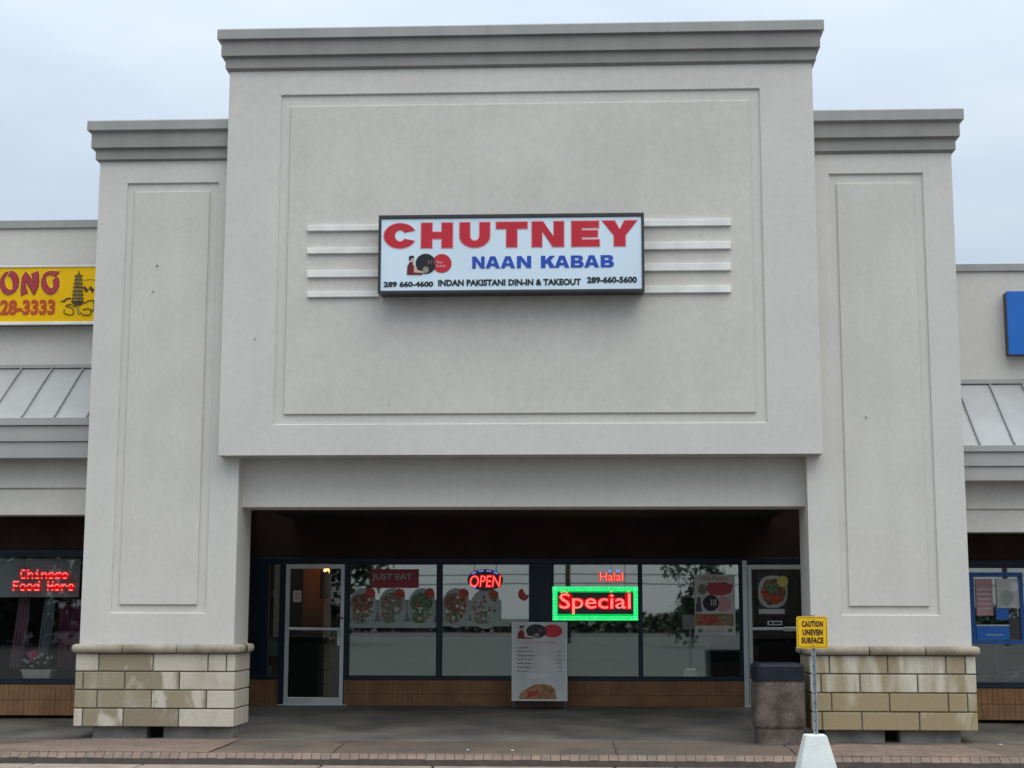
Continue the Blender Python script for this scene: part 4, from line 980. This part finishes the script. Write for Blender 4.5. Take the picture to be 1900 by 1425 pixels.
q0 = MC(.16,.725); q1 = MC(.83,.765); text('menu_heading', 'LUNCH SPECIAL', (q0[0], q1[0], q0[1], q1[1]), Ym-.004, M['pinkp'], mb, .0, .003)
for k, s in enumerate(['Lunch', 'Chicken Curry', 'Chicken Karahi', 'Lamb Curry', 'Butter Chicken', 'Daal Palak', 'Biryani']):
    v = .668-.051*k; w_ = [.2,.28,.32,.27,.27,.24,.2][k]; q0 = MC(.09, v); q1 = MC(.09+w_, v+.024); text('menu_line', s, (q0[0],q1[0],q0[1],q1[1]), Ym-.004, M['signframe'], mb, .01, .003)
    if k: q0 = MC(.83, v); q1 = MC(.91, v+.022); text('menu_price', '9.99', (q0[0],q1[0],q0[1],q1[1]), Ym-.004, M['signframe'], mb, .0, .003)
for k in range(2): q0 = MC(.26+.03*k,.315-.033*k); q1 = MC(.73-.02*k,.329-.033*k); box('menu_rule', q0[0], q1[0], Ym-.003, Ym+.001, q0[1], q1[1], M['alu'], mb)
extr('food_photo', [[MC(u, v) for u, v in ((.12,.012),(.13,.07),(.2,.12),(.3,.16),(.42,.205),(.6,.205),(.72,.185),(.78,.14),(.80,.08),(.82,.012))]], Ym-.004, Ym+.001, M['naan'], mb)
extr('food_photo', [[MC(u, v) for u, v in ((.25,.06),(.33,.11),(.45,.13),(.5,.1),(.42,.05),(.3,.03))]], Ym-.006, Ym-.003, M['redfood'], mb)
extr('food_photo', [[MC(u, v) for u, v in ((.56,.04),(.62,.09),(.72,.11),(.75,.06),(.66,.03))]], Ym-.006, Ym-.003, M['brownfood'], mb)

# ------------------------------------------------------------------ left wing: sign, led words, curtains, flowers
Yy = 1.30
ys = thing('restaurant_sign', 'yellow lightbox sign with red ONG lettering, 28-3333 and a pagoda drawing', 'sign', (-9, Yy, P(90,604,Yy)[1]))
a, b = -13.0, P(178,548,Yy)[0]; z1 = P(90,492,Yy)[1]; z0 = P(90,602,Yy)[1]
box('sign_box', a, b, Yy+.03, 1.51, z0+.01, z1-.01, M['signframe'], ys)
fr = (a+.05, P(176,548,Yy)[0]-.0, P(90,597,Yy)[1], P(90,496,Yy)[1])
ring('sign_frame', (a, b+.02, z0, z1), fr, Yy-.012, Yy+.05, M['bar'], ys, .006)
box('sign_face', fr[0]-.01, fr[1]+.01, Yy+.004, Yy+.02, fr[2]-.01, fr[3]+.01, M['yellow'], ys)
YF = Yy
def yp(cx, cy): return P(cx/10., 480+cy/10., YF)
def yshape(name, pts_list, m, d=0, parent=None): return extr(name, [[yp(*q) for q in l] for l in pts_list], YF-.003-d, YF+.004-d*.5, m, parent or ys)
def grow(l, k):
    cx = sum(p[0] for p in l)/len(l); cy = sum(p[1] for p in l)/len(l); out = []
    n = len(l); ar = sum(l[i-1][0]*l[i][1]-l[i][0]*l[i-1][1] for i in range(n)); s = 1 if ar > 0 else -1
    for i in range(n):
        p, q, r_ = l[i-1], l[i], l[(i+1)%n]
        d1 = Vector((q[0]-p[0], q[1]-p[1])).normalized(); d2 = Vector((r_[0]-q[0], r_[1]-q[1])).normalized()
        n1 = Vector((d1.y, -d1.x))*s; n2 = Vector((d2.y, -d2.x))*s; nn = (n1+n2); nn = nn/max(nn.length, .5); out.append((q[0]+nn.x*k, q[1]+nn.y*k))
    return out
O_out = [(165,235),(110,255),(50,310),(15,380),(5,460),(15,540),(50,610),(100,655),(160,668),(220,650),(290,600),(335,520),(350,430),(340,340),(300,275),(250,240),(205,232),(150,315),(200,335),(235,400),(248,480),(240,570),(190,590),(120,550),(85,480),(75,400),(95,330),(140,275)]
N_out = [(480,240),(530,300),(585,380),(628,460),(622,400),(600,330),(585,280),(710,230),(722,320),(718,420),(700,520),(640,660),(620,655),(575,570),(520,480),(478,410),(468,440),(480,530),(515,630),(395,685),(388,600),(400,480),(412,350)]
G_out = [(1105,240),(1040,330),(1000,320),(950,300),(900,295),(850,330),(850,400),(870,470),(905,530),(955,560),(990,540),(1000,490),(990,440),(985,405),(1040,350),(1080,350),(1098,410),(1092,500),(1060,590),(1000,640),(940,668),(880,650),(820,600),(780,530),(768,450),(780,370),(820,290),(880,245),(960,232)]
for l in (O_out, N_out, G_out):
    yshape('letter_edge', [grow(l, 16)], M['peach'], 0); yshape('letter_outline', [grow(l, 7)], M['maroond'], .003); yshape('letter', [grow(l, -5)], M['maroon'], .006)
# the part of the sign and phone number outside the frame is left plain
text('phone_lettering', '28-3333', (P(0,570,YF)[0], P(102.5,570,YF)[0], P(50,584.5,YF)[1], P(50,556,YF)[1]), YF-.003, M['orange'], ys, .045)
# pagoda drawing
for k in range(7):
    y0_ = 300+70*k; hw = 62+7*k; cx = 1455-k*3
    yshape('pagoda_wall', [[(cx-hw+12,y0_+22),(cx+hw-12,y0_+22),(cx+hw-10,y0_+72),(cx-hw+10,y0_+72)]], M['olive'], 0)
    yshape('pagoda_roof', [[(cx-hw-14,y0_+6),(cx-hw,y0_+14),(cx+hw,y0_+14),(cx+hw+16,y0_+4),(cx+hw+2,y0_+30),(cx-hw-2,y0_+30)]], M['drawing'], .003)
    for j in (-2,-1,0,1,2): yshape('pagoda_post', [[(cx+j*hw*.42-6,y0_+28),(cx+j*hw*.42+6,y0_+28),(cx+j*hw*.42+6,y0_+72),(cx+j*hw*.42-6,y0_+72)]], M['drawing'], .002)
yshape('pagoda_spire', [[(1462,215),(1470,215),(1478,285),(1520,300),(1400,300),(1452,285)]], M['drawing'], 0)
yshape('pagoda_base', [[(1310,785),(1560,785),(1540,830),(1500,870),(1390,875),(1345,830)]], M['drawing'], 0)
def yline(name, pts, w_, m):
    vs, fs = [], []
    for k in range(len(pts)-1):
        a_, b_ = Vector(pts[k]), Vector(pts[k+1]); d = (b_-a_).normalized(); n_ = Vector((-d.y, d.x))*w_/2; a2, b2 = a_-d*w_*.35, b_+d*w_*.35; o_ = len(vs)
        for yy in (YF-.004-.0003*k, YF+.003):
            for q in (a2+n_, b2+n_, b2-n_, a2-n_): x_, z_ = yp(q.x, q.y); vs.append((x_, yy, z_))
        fs += [(o_,o_+1,o_+2,o_+3),(o_+7,o_+6,o_+5,o_+4)]+[(o_+q, o_+(q+1)%4, o_+4+(q+1)%4, o_+4+q) for q in range(4)]
    mk(name, vs, fs, m, ys)
yline('rock_line', [(1140,790),(1200,785),(1230,745),(1300,735)], 26, M['drawing'])
yline('rock_line', [(1220,870),(1300,840),(1350,870),(1400,900)], 16, M['drawing'])
yline('rock_line', [(1190,940),(1185,1010),(1260,1040),(1340,1045),(1370,990),(1350,930),(1290,890),(1230,890)], 15, M['drawing'])
yline('rock_line', [(1540,945),(1610,930),(1680,935),(1690,1000),(1670,1045),(1530,1045),(1500,1000)], 16, M['drawing'])
yline('rock_line', [(1560,830),(1640,780),(1740,775),(1745,860),(1735,960),(1690,975)], 16, M['drawing'])
for dx in (0, 110): yshape('bird_mark', [[(1535+dx,545),(1575+dx,505),(1620+dx,565),(1650+dx,560),(1600+dx,635),(1560+dx,570)]], M['drawing'], 0)
yline('rock_line', [(1560,400),(1640,380),(1700,378),(1760,395)], 7, M['olive'])
for dx in range(0, 60, 20): yline('water_line', [(1420+dx,890),(1430+dx,960),(1440+dx,1030)], 12, M['olive'])

Yl = YW-.04
FONT = {'C':["01110","10001","10000","10000","10000","10001","01110"],'h':["10000","10000","10110","11001","10001","10001","10001"],'i':["00100","00000","01100","00100","00100","00100","01110"],
 'n':["00000","00000","10110","11001","10001","10001","10001"],'e':["00000","00000","01110","10001","11111","10000","01110"],'s':["00000","00000","01111","10000","01110","00001","11110"],
 'F':["11111","10000","10000","11110","10000","10000","10000"],'o':["00000","00000","01110","10001","10001","10001","01110"],'d':["00001","00001","01101","10011","10001","10001","01111"],
 'H':["10001","10001","10001","11111","10001","10001","10001"],'r':["00000","00000","10110","11001","10000","10000","10000"],' ':["00000"]*7}
ls = thing('led_sign', 'red LED dot sign reading Chinese Food Here in the left window', 'led sign', (P(80,1098,Yl)[0], Yl, P(80,1098,Yl)[1]))
bmd, bmg = bmesh.new(), bmesh.new()
for s, (a, b, c, d) in (('Chinese', (38,1057,126,1074)), ('Food Here', (24,1078,137,1096))):
    x0,x1,z0,z1 = RECT(a,b,c,d,Yl); n = len(s)*6-1; dx = (x1-x0)/n; dz = (z1-z0)/7
    for k, ch in enumerate(s):
        for r_ in range(7):
            for c_ in range(5):
                if FONT[ch][r_][c_] == '1':
                    cx_, cz_ = x0+(k*6+c_+.5)*dx, z1-(r_+.5)*dz
                    addbox(bmg, cx_-dx*.95, cx_+dx*.95, Yl+.004, Yl+.008, cz_-dz*.8, cz_+dz*.8)
                    if r_ in (0, 3, 6, 2): addbox(bmd, cx_-dx*.5, cx_+dx*.5, Yl-.006, Yl+.002, cz_-dz*.42, cz_+dz*.42)
bmobj('led_glow', bmg, E_redglow, ls, kind='stuff'); bmobj('led_lettering', bmd, E_pink, ls, kind='stuff')
for px in (45, 118):
    x, z = P(px,1058,Yl); tube('hanging_wire', [(x,Yl+.006,z),(x,Yl+.006,wlt)], .003, M['wire'], ls, 5)

x0,x1,z0,z1 = RECT(-60,1036,148,1108,YW+.12)
vb = box('window_blind', x0, x1, YW+.12, YW+.14, z0, z1, mat('grey_blind', (.34,.34,.34), .8, .1, 2)); tag(vb, 'grey blind across the top of the left window behind the LED words', 'blind')
for nm, lb, (a,b,c,d), m_, sl in (('curtain','pink curtain hanging at the left of the left window',(32,1108,54,1240),'cloth_pink',-.10),('curtain','pale grey curtain in the middle of the left window',(80,1112,100,1222),'cloth_grey',-.08),
                     ('curtain','dark magenta curtain nearest the pier in the left window',(108,1110,146,1240),'cloth_mag',0.0)):
    r = RECT(a,b,c,d,YW+.4); drape(nm, lb, 'curtain', r[0], r[1], r[2], r[3], YW+.4, M[m_], sl, 4, .03, 'curtains in the left window')
fpX = P(69,1260,YW+.16); ledge = wlb
fl = thing('flower_planter', 'cream trough of pink and white flowers on the left window ledge', 'planter', (fpX[0], YW+.2, fpX[1]))
x0,x1,z0,z1 = RECT(41,1243,96,1261,YW+.16)
z0 = fpX[1]; dx = .03
mk('trough', [(x0+dx,YW+.14,z0),(x1-dx,YW+.14,z0),(x1-dx,YW+.30,z0),(x0+dx,YW+.30,z0),(x0,YW+.11,z1),(x1,YW+.11,z1),(x1,YW+.33,z1),(x0,YW+.33,z1)], [(0,3,2,1),(4,5,6,7),(0,1,5,4),(1,2,6,5),(2,3,7,6),(3,0,4,7)], M['cream'], fl)
box('trough_rim', x0-.01, x1+.01, YW+.10, YW+.34, z1-.012, z1+.006, M['cream'], fl, .003)
random.seed(9)
def clump(name, cx, cz, rx, rz, n, s, m, parent, cy=YW+.2, ry=.09):
    bm = bmesh.new()
    for _ in range(n):
        v = Vector((random.gauss(0,1), random.gauss(0,1), random.gauss(0,1))).normalized()*random.random()**.4
        c_ = Vector((cx+v.x*rx, cy+v.y*ry, cz+v.z*rz)); a_ = Vector((random.gauss(0,1), random.gauss(0,1), random.gauss(0,1))).normalized(); u = a_.orthogonal().normalized(); w_ = a_.cross(u); q = s*random.uniform(.6,1.3)
        bm.faces.new([bm.verts.new(c_+u*q), bm.verts.new(c_+w_*q*.7), bm.verts.new(c_-u*q), bm.verts.new(c_-w_*q*.7)])
    return bmobj(name, bm, m, parent, kind='stuff')
zc = z1+.07
clump('foliage', (x0+x1)/2, zc-.0, (x1-x0)*.5, .09, 260, .022, M['leaf'], fl)
for px, py, q in ((56,1213,1.0),(64,1210,1.1),(60,1222,.9),(70,1216,.8)): xx, zz_ = P(px,py,YW+.16); clump('pink_flower', xx, zz_, .045*q, .045*q, 60, .02, M['petalp'], fl, YW+.15, .03)
for px, py in ((46,1225),(52,1228),(66,1222),(72,1219),(80,1214),(70,1230),(84,1229),(90,1222),(97,1219),(60,1236)): xx, zz_ = P(px,py,YW+.16); clump('white_flower', xx, zz_, .024, .022, 22, .014, M['petalw'], fl, YW+.14, .02)

# ------------------------------------------------------------------ right wing: blue sign, framed posters
Yb = 1.32
x0, x1, z0, z1 = RECT(1870,540,1990,657,Yb)
bs = thing('blue_sign', 'blue sign box cut by the right edge of the picture', 'sign', ((x0+x1)/2, Yb, z0))
box('sign_box', x0, x1+1.0, Yb+.02, 1.51, z0, z1, M['signframe'], bs, .005); box('sign_face', x0-.004, x1+1.0, Yb, Yb+.021, z0-.004, z1+.004, M['blue'], bs, .006)
Yq = YW-.02
pf = thing('poster_frame', 'blue framed window display with pink and blue posters in the right wing', 'poster frame', (P(1850,1193,Yq)[0], Yq, P(1850,1193,Yq)[1]))
fo = RECT(1799,1062,1900,1195,Yq); fi = RECT(1809,1070,1893,1188,Yq)
ring('display_frame', fo, fi, Yq, Yq+.03, M['bluef'], pf, .004)
flat('display_glass', pf, 1807, 1069, 1895, 1189, Yq+.024, M['glass'], .003) if False else None
def pq(nm, lb, a, b, c, d, m_, Y=Yq+.02): return poster(nm, lb, a, b, c, d, Y, m_)
q1 = pq('pink_poster', 'pale pink poster at the left of the blue window frame', 1811, 1074, 1842, 1142, 'pinkp')
for k in range(5): flat('poster_print', q1, 1814, 1092+9*k, 1838, 1094.5+9*k, Yq+.017, M['paperw'], .001)
q2 = pq('grey_poster', 'pale grey poster at the right of the blue window frame', 1849, 1074, 1891, 1128, 'paperw')
pdisc('poster_print', q2, 1868, 1110, 12, 14, Yq+.017, M['plate'], 18, .002, .15); pdisc('poster_print', q2, 1882, 1088, 7, 9, Yq+.017, M['alu'], 12, .002, .15)
q3 = pq('small_blue_poster', 'small bright blue poster in the middle of the blue window frame', 1848, 1128, 1872, 1150, 'blue')
q4 = pq('wide_blue_poster', 'wide light blue poster along the foot of the blue window frame', 1812, 1159, 1873, 1187, 'blue')
flat('poster_print', q4, 1812, 1159, 1873, 1161.5, Yq+.017, M['paperw'], .001); flat('poster_print', q4, 1830, 1177, 1862, 1179, Yq+.017, M['plate'], .001)
q5 = pq('dark_notice', 'dark grey notice at the lower right of the blue window frame', 1873, 1148, 1893, 1187, 'signframe')
box('window_mullion', P(1841,1100,YW)[0], P(1847,1100,YW)[0], YW+.032, YW+.09, wrb+.03, wrt-.03, M['navy'], WRt)
rk = thing('reflection_bars', 'grey bars imitating reflections low in the right wing window', 'reflection_bar', (P(1850,1262,YW+.3)[0], YW+.3, P(1850,1268,YW+.3)[1]))  # bars are added shapes imitating reflections in the glass
def pt3(px, py, Y): x, z = P(px, py, Y); return (x, Y, z)
tube('reflection_bar', [pt3(1803,1257,YW+.25), pt3(1930,1242,YW+.3)], .018, M['alu'], rk); tube('reflection_bar', [pt3(1862,1268,YW+.25), pt3(1892,1248,YW+.25)], .03, M['alu'], rk)
tube('reflection_bar', [pt3(1808,1257,YW+.3), pt3(1850,1268,YW+.3)], .012, M['alu'], rk)

# ------------------------------------------------------------------ litter bin
Ybn = -.28
x0, x1 = P(1402,1310,Ybn)[0], P(1496,1310,Ybn)[0]; zt = P(1450,1231,Ybn)[1]; zl = P(1450,1263,Ybn)[1]; zb_ = gz(Ybn)-.004; zbt = P(1450,1352,Ybn)[1]
zb_ = min(zb_, P(1450,1377,Ybn)[1]+.01); 
lb = thing('litter_bin', 'squat brown exposed aggregate litter bin with navy lid beside the right pier', 'litter bin', ((x0+x1)/2, Ybn+.33, zb_))
def rbox(name, x0, x1, y0, y1, zs, m, parent, rad=.09):
    """rounded square section lofted through (z, inset) levels"""
    vs, fs = [], []; n = 6
    for z, ins, _ in zs:
        for cx, cy, a0 in ((x1-ins-rad, y1-ins-rad, 0),(x0+ins+rad, y1-ins-rad, 90),(x0+ins+rad, y0+ins+rad, 180),(x1-ins-rad, y0+ins+rad, 270)):
            for k in range(n+1): a = R_(a0+90*k/n); vs.append((cx+rad*math.cos(a), cy+rad*math.sin(a), z))
    q = 4*(n+1)
    for k in range(len(zs)-1):
        for j in range(q): fs.append((k*q+j, k*q+(j+1)%q, (k+1)*q+(j+1)%q, (k+1)*q+j))
    fs.append(tuple(range(q))[::-1]); fs.append(tuple(range((len(zs)-1)*q, len(zs)*q)))
    return mk(name, vs, fs, m, parent)
W_ = x1-x0
rbox('bin_base', x0+.03, x1-.03, Ybn+.03, Ybn+W_-.03, [(zb_,0,0),(zbt,0,0)], M['binbody'], lb)
rbox('bin_body', x0, x1, Ybn, Ybn+W_, [(zbt,.02,0),(zbt+.03,.004,0),(zbt+.1,.0,0),(zl-.05,.004,0),(zl,.015,0)], M['binbody'], lb)
rbox('bin_lid', x0, x1, Ybn, Ybn+W_, [(zl+.001,-.004,0),(zt-.04,.0,0),(zt-.01,.02,0),(zt,.05,0)], M['binlid'], lb)
# ------------------------------------------------------------------ caution sign
Yc = -4.9
s0, s1, t0, t1 = RECT(1478,1143.5,1536,1203,Yc)
cs = thing('caution_sign', 'yellow CAUTION UNEVEN SURFACE sign on a steel post in a white concrete foot', 'sign', (P(1514,1400,Yc)[0], Yc, ZR))
def rrect(x0, x1, z0, z1, r_, n=5):
    l = []
    for cx, cz, a0 in ((x1-r_,z1-r_,0),(x0+r_,z1-r_,90),(x0+r_,z0+r_,180),(x1-r_,z0+r_,270)):
        for k in range(n+1): a = R_(a0+90*k/n); l.append((cx+r_*math.cos(a), cz+r_*math.sin(a)))
    return l
extr('sign_plate', [rrect(s0, s1, t0, t1, .028)], Yc, Yc+.004, M['caution'], cs)
e_ = .0115; w2_ = .0035
extr('sign_border', [rrect(s0+e_, s1-e_, t0+e_, t1-e_, .022), rrect(s0+e_+w2_, s1-e_-w2_, t0+e_+w2_, t1-e_-w2_, .019)], Yc-.0015, Yc+.001, M['black'], cs)
extr('sign_back', [rrect(s0+.002, s1-.002, t0+.002, t1-.002, .028)], Yc+.0042, Yc+.0052, M['steel'], cs)
for s, a, b, c, d in (('CAUTION',1487.5,1152,1527,1163.5),('UNEVEN',1489,1167.5,1526.5,1179),('SURFACE',1487,1182.5,1528,1194)):
    text('sign_lettering', s, RECT(a,b,c,d,Yc), Yc-.0015, mat('dark_brown_print', (.05,.012,.006), .5), cs, .06, .002, 0, 1.12)
for py in (1149, 1197): x, z = P(1509.5,py,Yc); tube('bolt', [(x,Yc+.002,z),(x,Yc-.006,z)], .006, M['steel'], cs, 8)
pt_ = P(1507,1144,Yc); pb = P(1513,1366,Yc)
xm0, xm1 = P(1508,1142,Yc)[0], P(1514,1362,Yc)[0]
def post(x, zb0, zt0):
    h = .016
    vs = []
    for z, xx in ((zb0, xm1), (zt0, xm0)):
        vs += [(xx-.021,Yc+.008,z),(xx-.012,Yc+.006,z),(xx-.010,Yc+.022,z),(xx+.010,Yc+.022,z),(xx+.012,Yc+.006,z),(xx+.021,Yc+.008,z),(xx+.021,Yc+.012,z),(xx+.014,Yc+.026,z),(xx-.014,Yc+.026,z),(xx-.021,Yc+.012,z)]
    return mk('post', vs, [(k, (k+1)%10, (k+1)%10+10, k+10) for k in range(10)]+[tuple(range(10)), tuple(range(10,20))], M['steel'], cs)
zbase = P(1512,1363,Yc)[1]
post(xm1, zbase-.05, P(1508,1141,Yc)[1])
for k in range(9):
    z = zbase+.04+k*.085; x = xm1+(xm0-xm1)*((z-zbase)/1.2); box('post_hole', x-.005, x+.005, Yc+.0195, Yc+.0215, z-.006, z+.006, M['black'], cs)
fw = (P(1531,1364,Yc)[0]-P(1493,1364,Yc)[0])/2; fb = fw+(P(1548,1425,Yc)[0]-P(1531,1364,Yc)[0])*( (zbase-ZR)/(zbase-P(1520,1425,Yc)[1]))
cxf = P(1512.5,1364,Yc)[0]; cxb = P(1516,1425,Yc)[0]
bm = bmesh.new(); vt = []
for z, h, cx in ((ZR-.003, fb, cxb),(zbase-.008, fw+.004, cxf),(zbase, fw-.006, cxf)):
    vt.append([bm.verts.new(p) for p in ((cx-h,Yc-h+.012,z),(cx+h,Yc-h+.012,z),(cx+h,Yc+h+.012,z),(cx-h,Yc+h+.012,z))])
for k in range(2):
    for j in range(4): bm.faces.new((vt[k][j], vt[k][(j+1)%4], vt[k+1][(j+1)%4], vt[k+1][j]))
bm.faces.new(vt[2]); bm.faces.new(vt[0][::-1])
bmesh.ops.bevel(bm, geom=[e for e in bm.edges if abs(e.verts[0].co.z-e.verts[1].co.z) > .1], offset=.012, segments=2, affect='EDGES')
bmobj('concrete_foot', bm, M['conwhite'], cs)

# ------------------------------------------------------------------ across the lot: invented, unseen trees and more, added for the windows to mirror
def tree(x, y, h, cr, label, n=1500, seed=1):
    random.seed(seed); t = thing('added_tree', label, 'tree', (x, y, ZR), 'added trees across the parking lot')
    tube('trunk', [(x,y,ZR),(x+.1,y,ZR+h*.3),(x,y,ZR+h*.6),(x+.1,y,ZR+h*.8)], [.16*h/6,.12*h/6,.07*h/6,.02], M['bark'], t)
    bm = bmesh.new(); cl = [Vector((random.gauss(0,.45)*cr, random.gauss(0,.45)*cr, h*random.uniform(.15,.95))) for _ in range(16)]
    for k in range(n):
        c_ = Vector((x,y,ZR))+random.choice(cl)+Vector((random.gauss(0,1),random.gauss(0,1),random.gauss(0,1)))*cr*.22
        a_ = Vector((random.gauss(0,1),random.gauss(0,1),random.gauss(0,1))).normalized(); u = a_.orthogonal().normalized(); w_ = a_.cross(u); q = random.uniform(.1,.22)*min(cr,3)/2
        bm.faces.new([bm.verts.new(c_+u*q), bm.verts.new(c_+w_*q*.7), bm.verts.new(c_-u*q), bm.verts.new(c_-w_*q*.7)])
    bmobj('crown', bm, M['leafd'], t, kind='stuff')
tree(-16.5, -62, 9, 4.0, 'tall dark tree added across the lot for the left windows to mirror', 5000, 1)
tree(-30, -60, 11, 6, 'broad dark tree added across the lot to darken the left wing window reflection', 9000, 2)
tree(5.6, -56, 5.0, 1.7, 'small round tree added across the lot for the right window to mirror', 1300, 4)
bm = bmesh.new(); random.seed(8)
for k in range(14000):
    x = random.uniform(-90, 90); h = .6+.6*math.sin(x*.21)+.5*math.sin(x*.53+1); z = ZR+random.uniform(0, max(.6, h+1)); c_ = Vector((x, -118+random.uniform(-2,2), z))
    a_ = Vector((random.gauss(0,1),random.gauss(0,1),random.gauss(0,1))).normalized(); u = a_.orthogonal().normalized(); w_ = a_.cross(u); q = random.uniform(.2,.4)
    bm.faces.new([bm.verts.new(c_+u*q), bm.verts.new(c_+w_*q*.7), bm.verts.new(c_-u*q), bm.verts.new(c_-w_*q*.7)])
hd = bmobj('hedge', bm, M['leafd'], kind='stuff'); tag(hd, 'low dark hedge line added far across the parking lot for the windows to mirror', 'hedge')  # made-up hedge, gives the reflections their low dark edge
for x in (-1.05, 24.):  # invented poles, there to show in the window reflections
    t = thing('added_utility_pole', 'wooden utility pole added across the lot, mirrored in the glass over the Special sign' if x < 0 else 'wooden utility pole added far to the right across the lot', 'pole', (x, -66, ZR), 'added utility poles')
    tube('pole', [(x,-66,ZR),(x,-66,ZR+9)], [.17,.12], M['bark'], t, 8); tube('cross_arm', [(x-1,-66,ZR+8.3),(x+1,-66,ZR+8.3)], .06, M['bark'], t, 6)
for z in (3.0, 3.55):  # wires added with the poles for the reflections
    wr = tube('added_overhead_wire', [(-60,-66.3,z+.4),(-20,-66.3,z),(-1,-66.3,z+.2),(24,-66.3,z),(60,-66.3,z+.3)], .03, M['wire']); tag(wr, 'lower overhead wire added across the lot, mirrored in the shop glass' if z < 3.2 else 'upper overhead wire added across the lot, mirrored in the shop glass', 'wire')
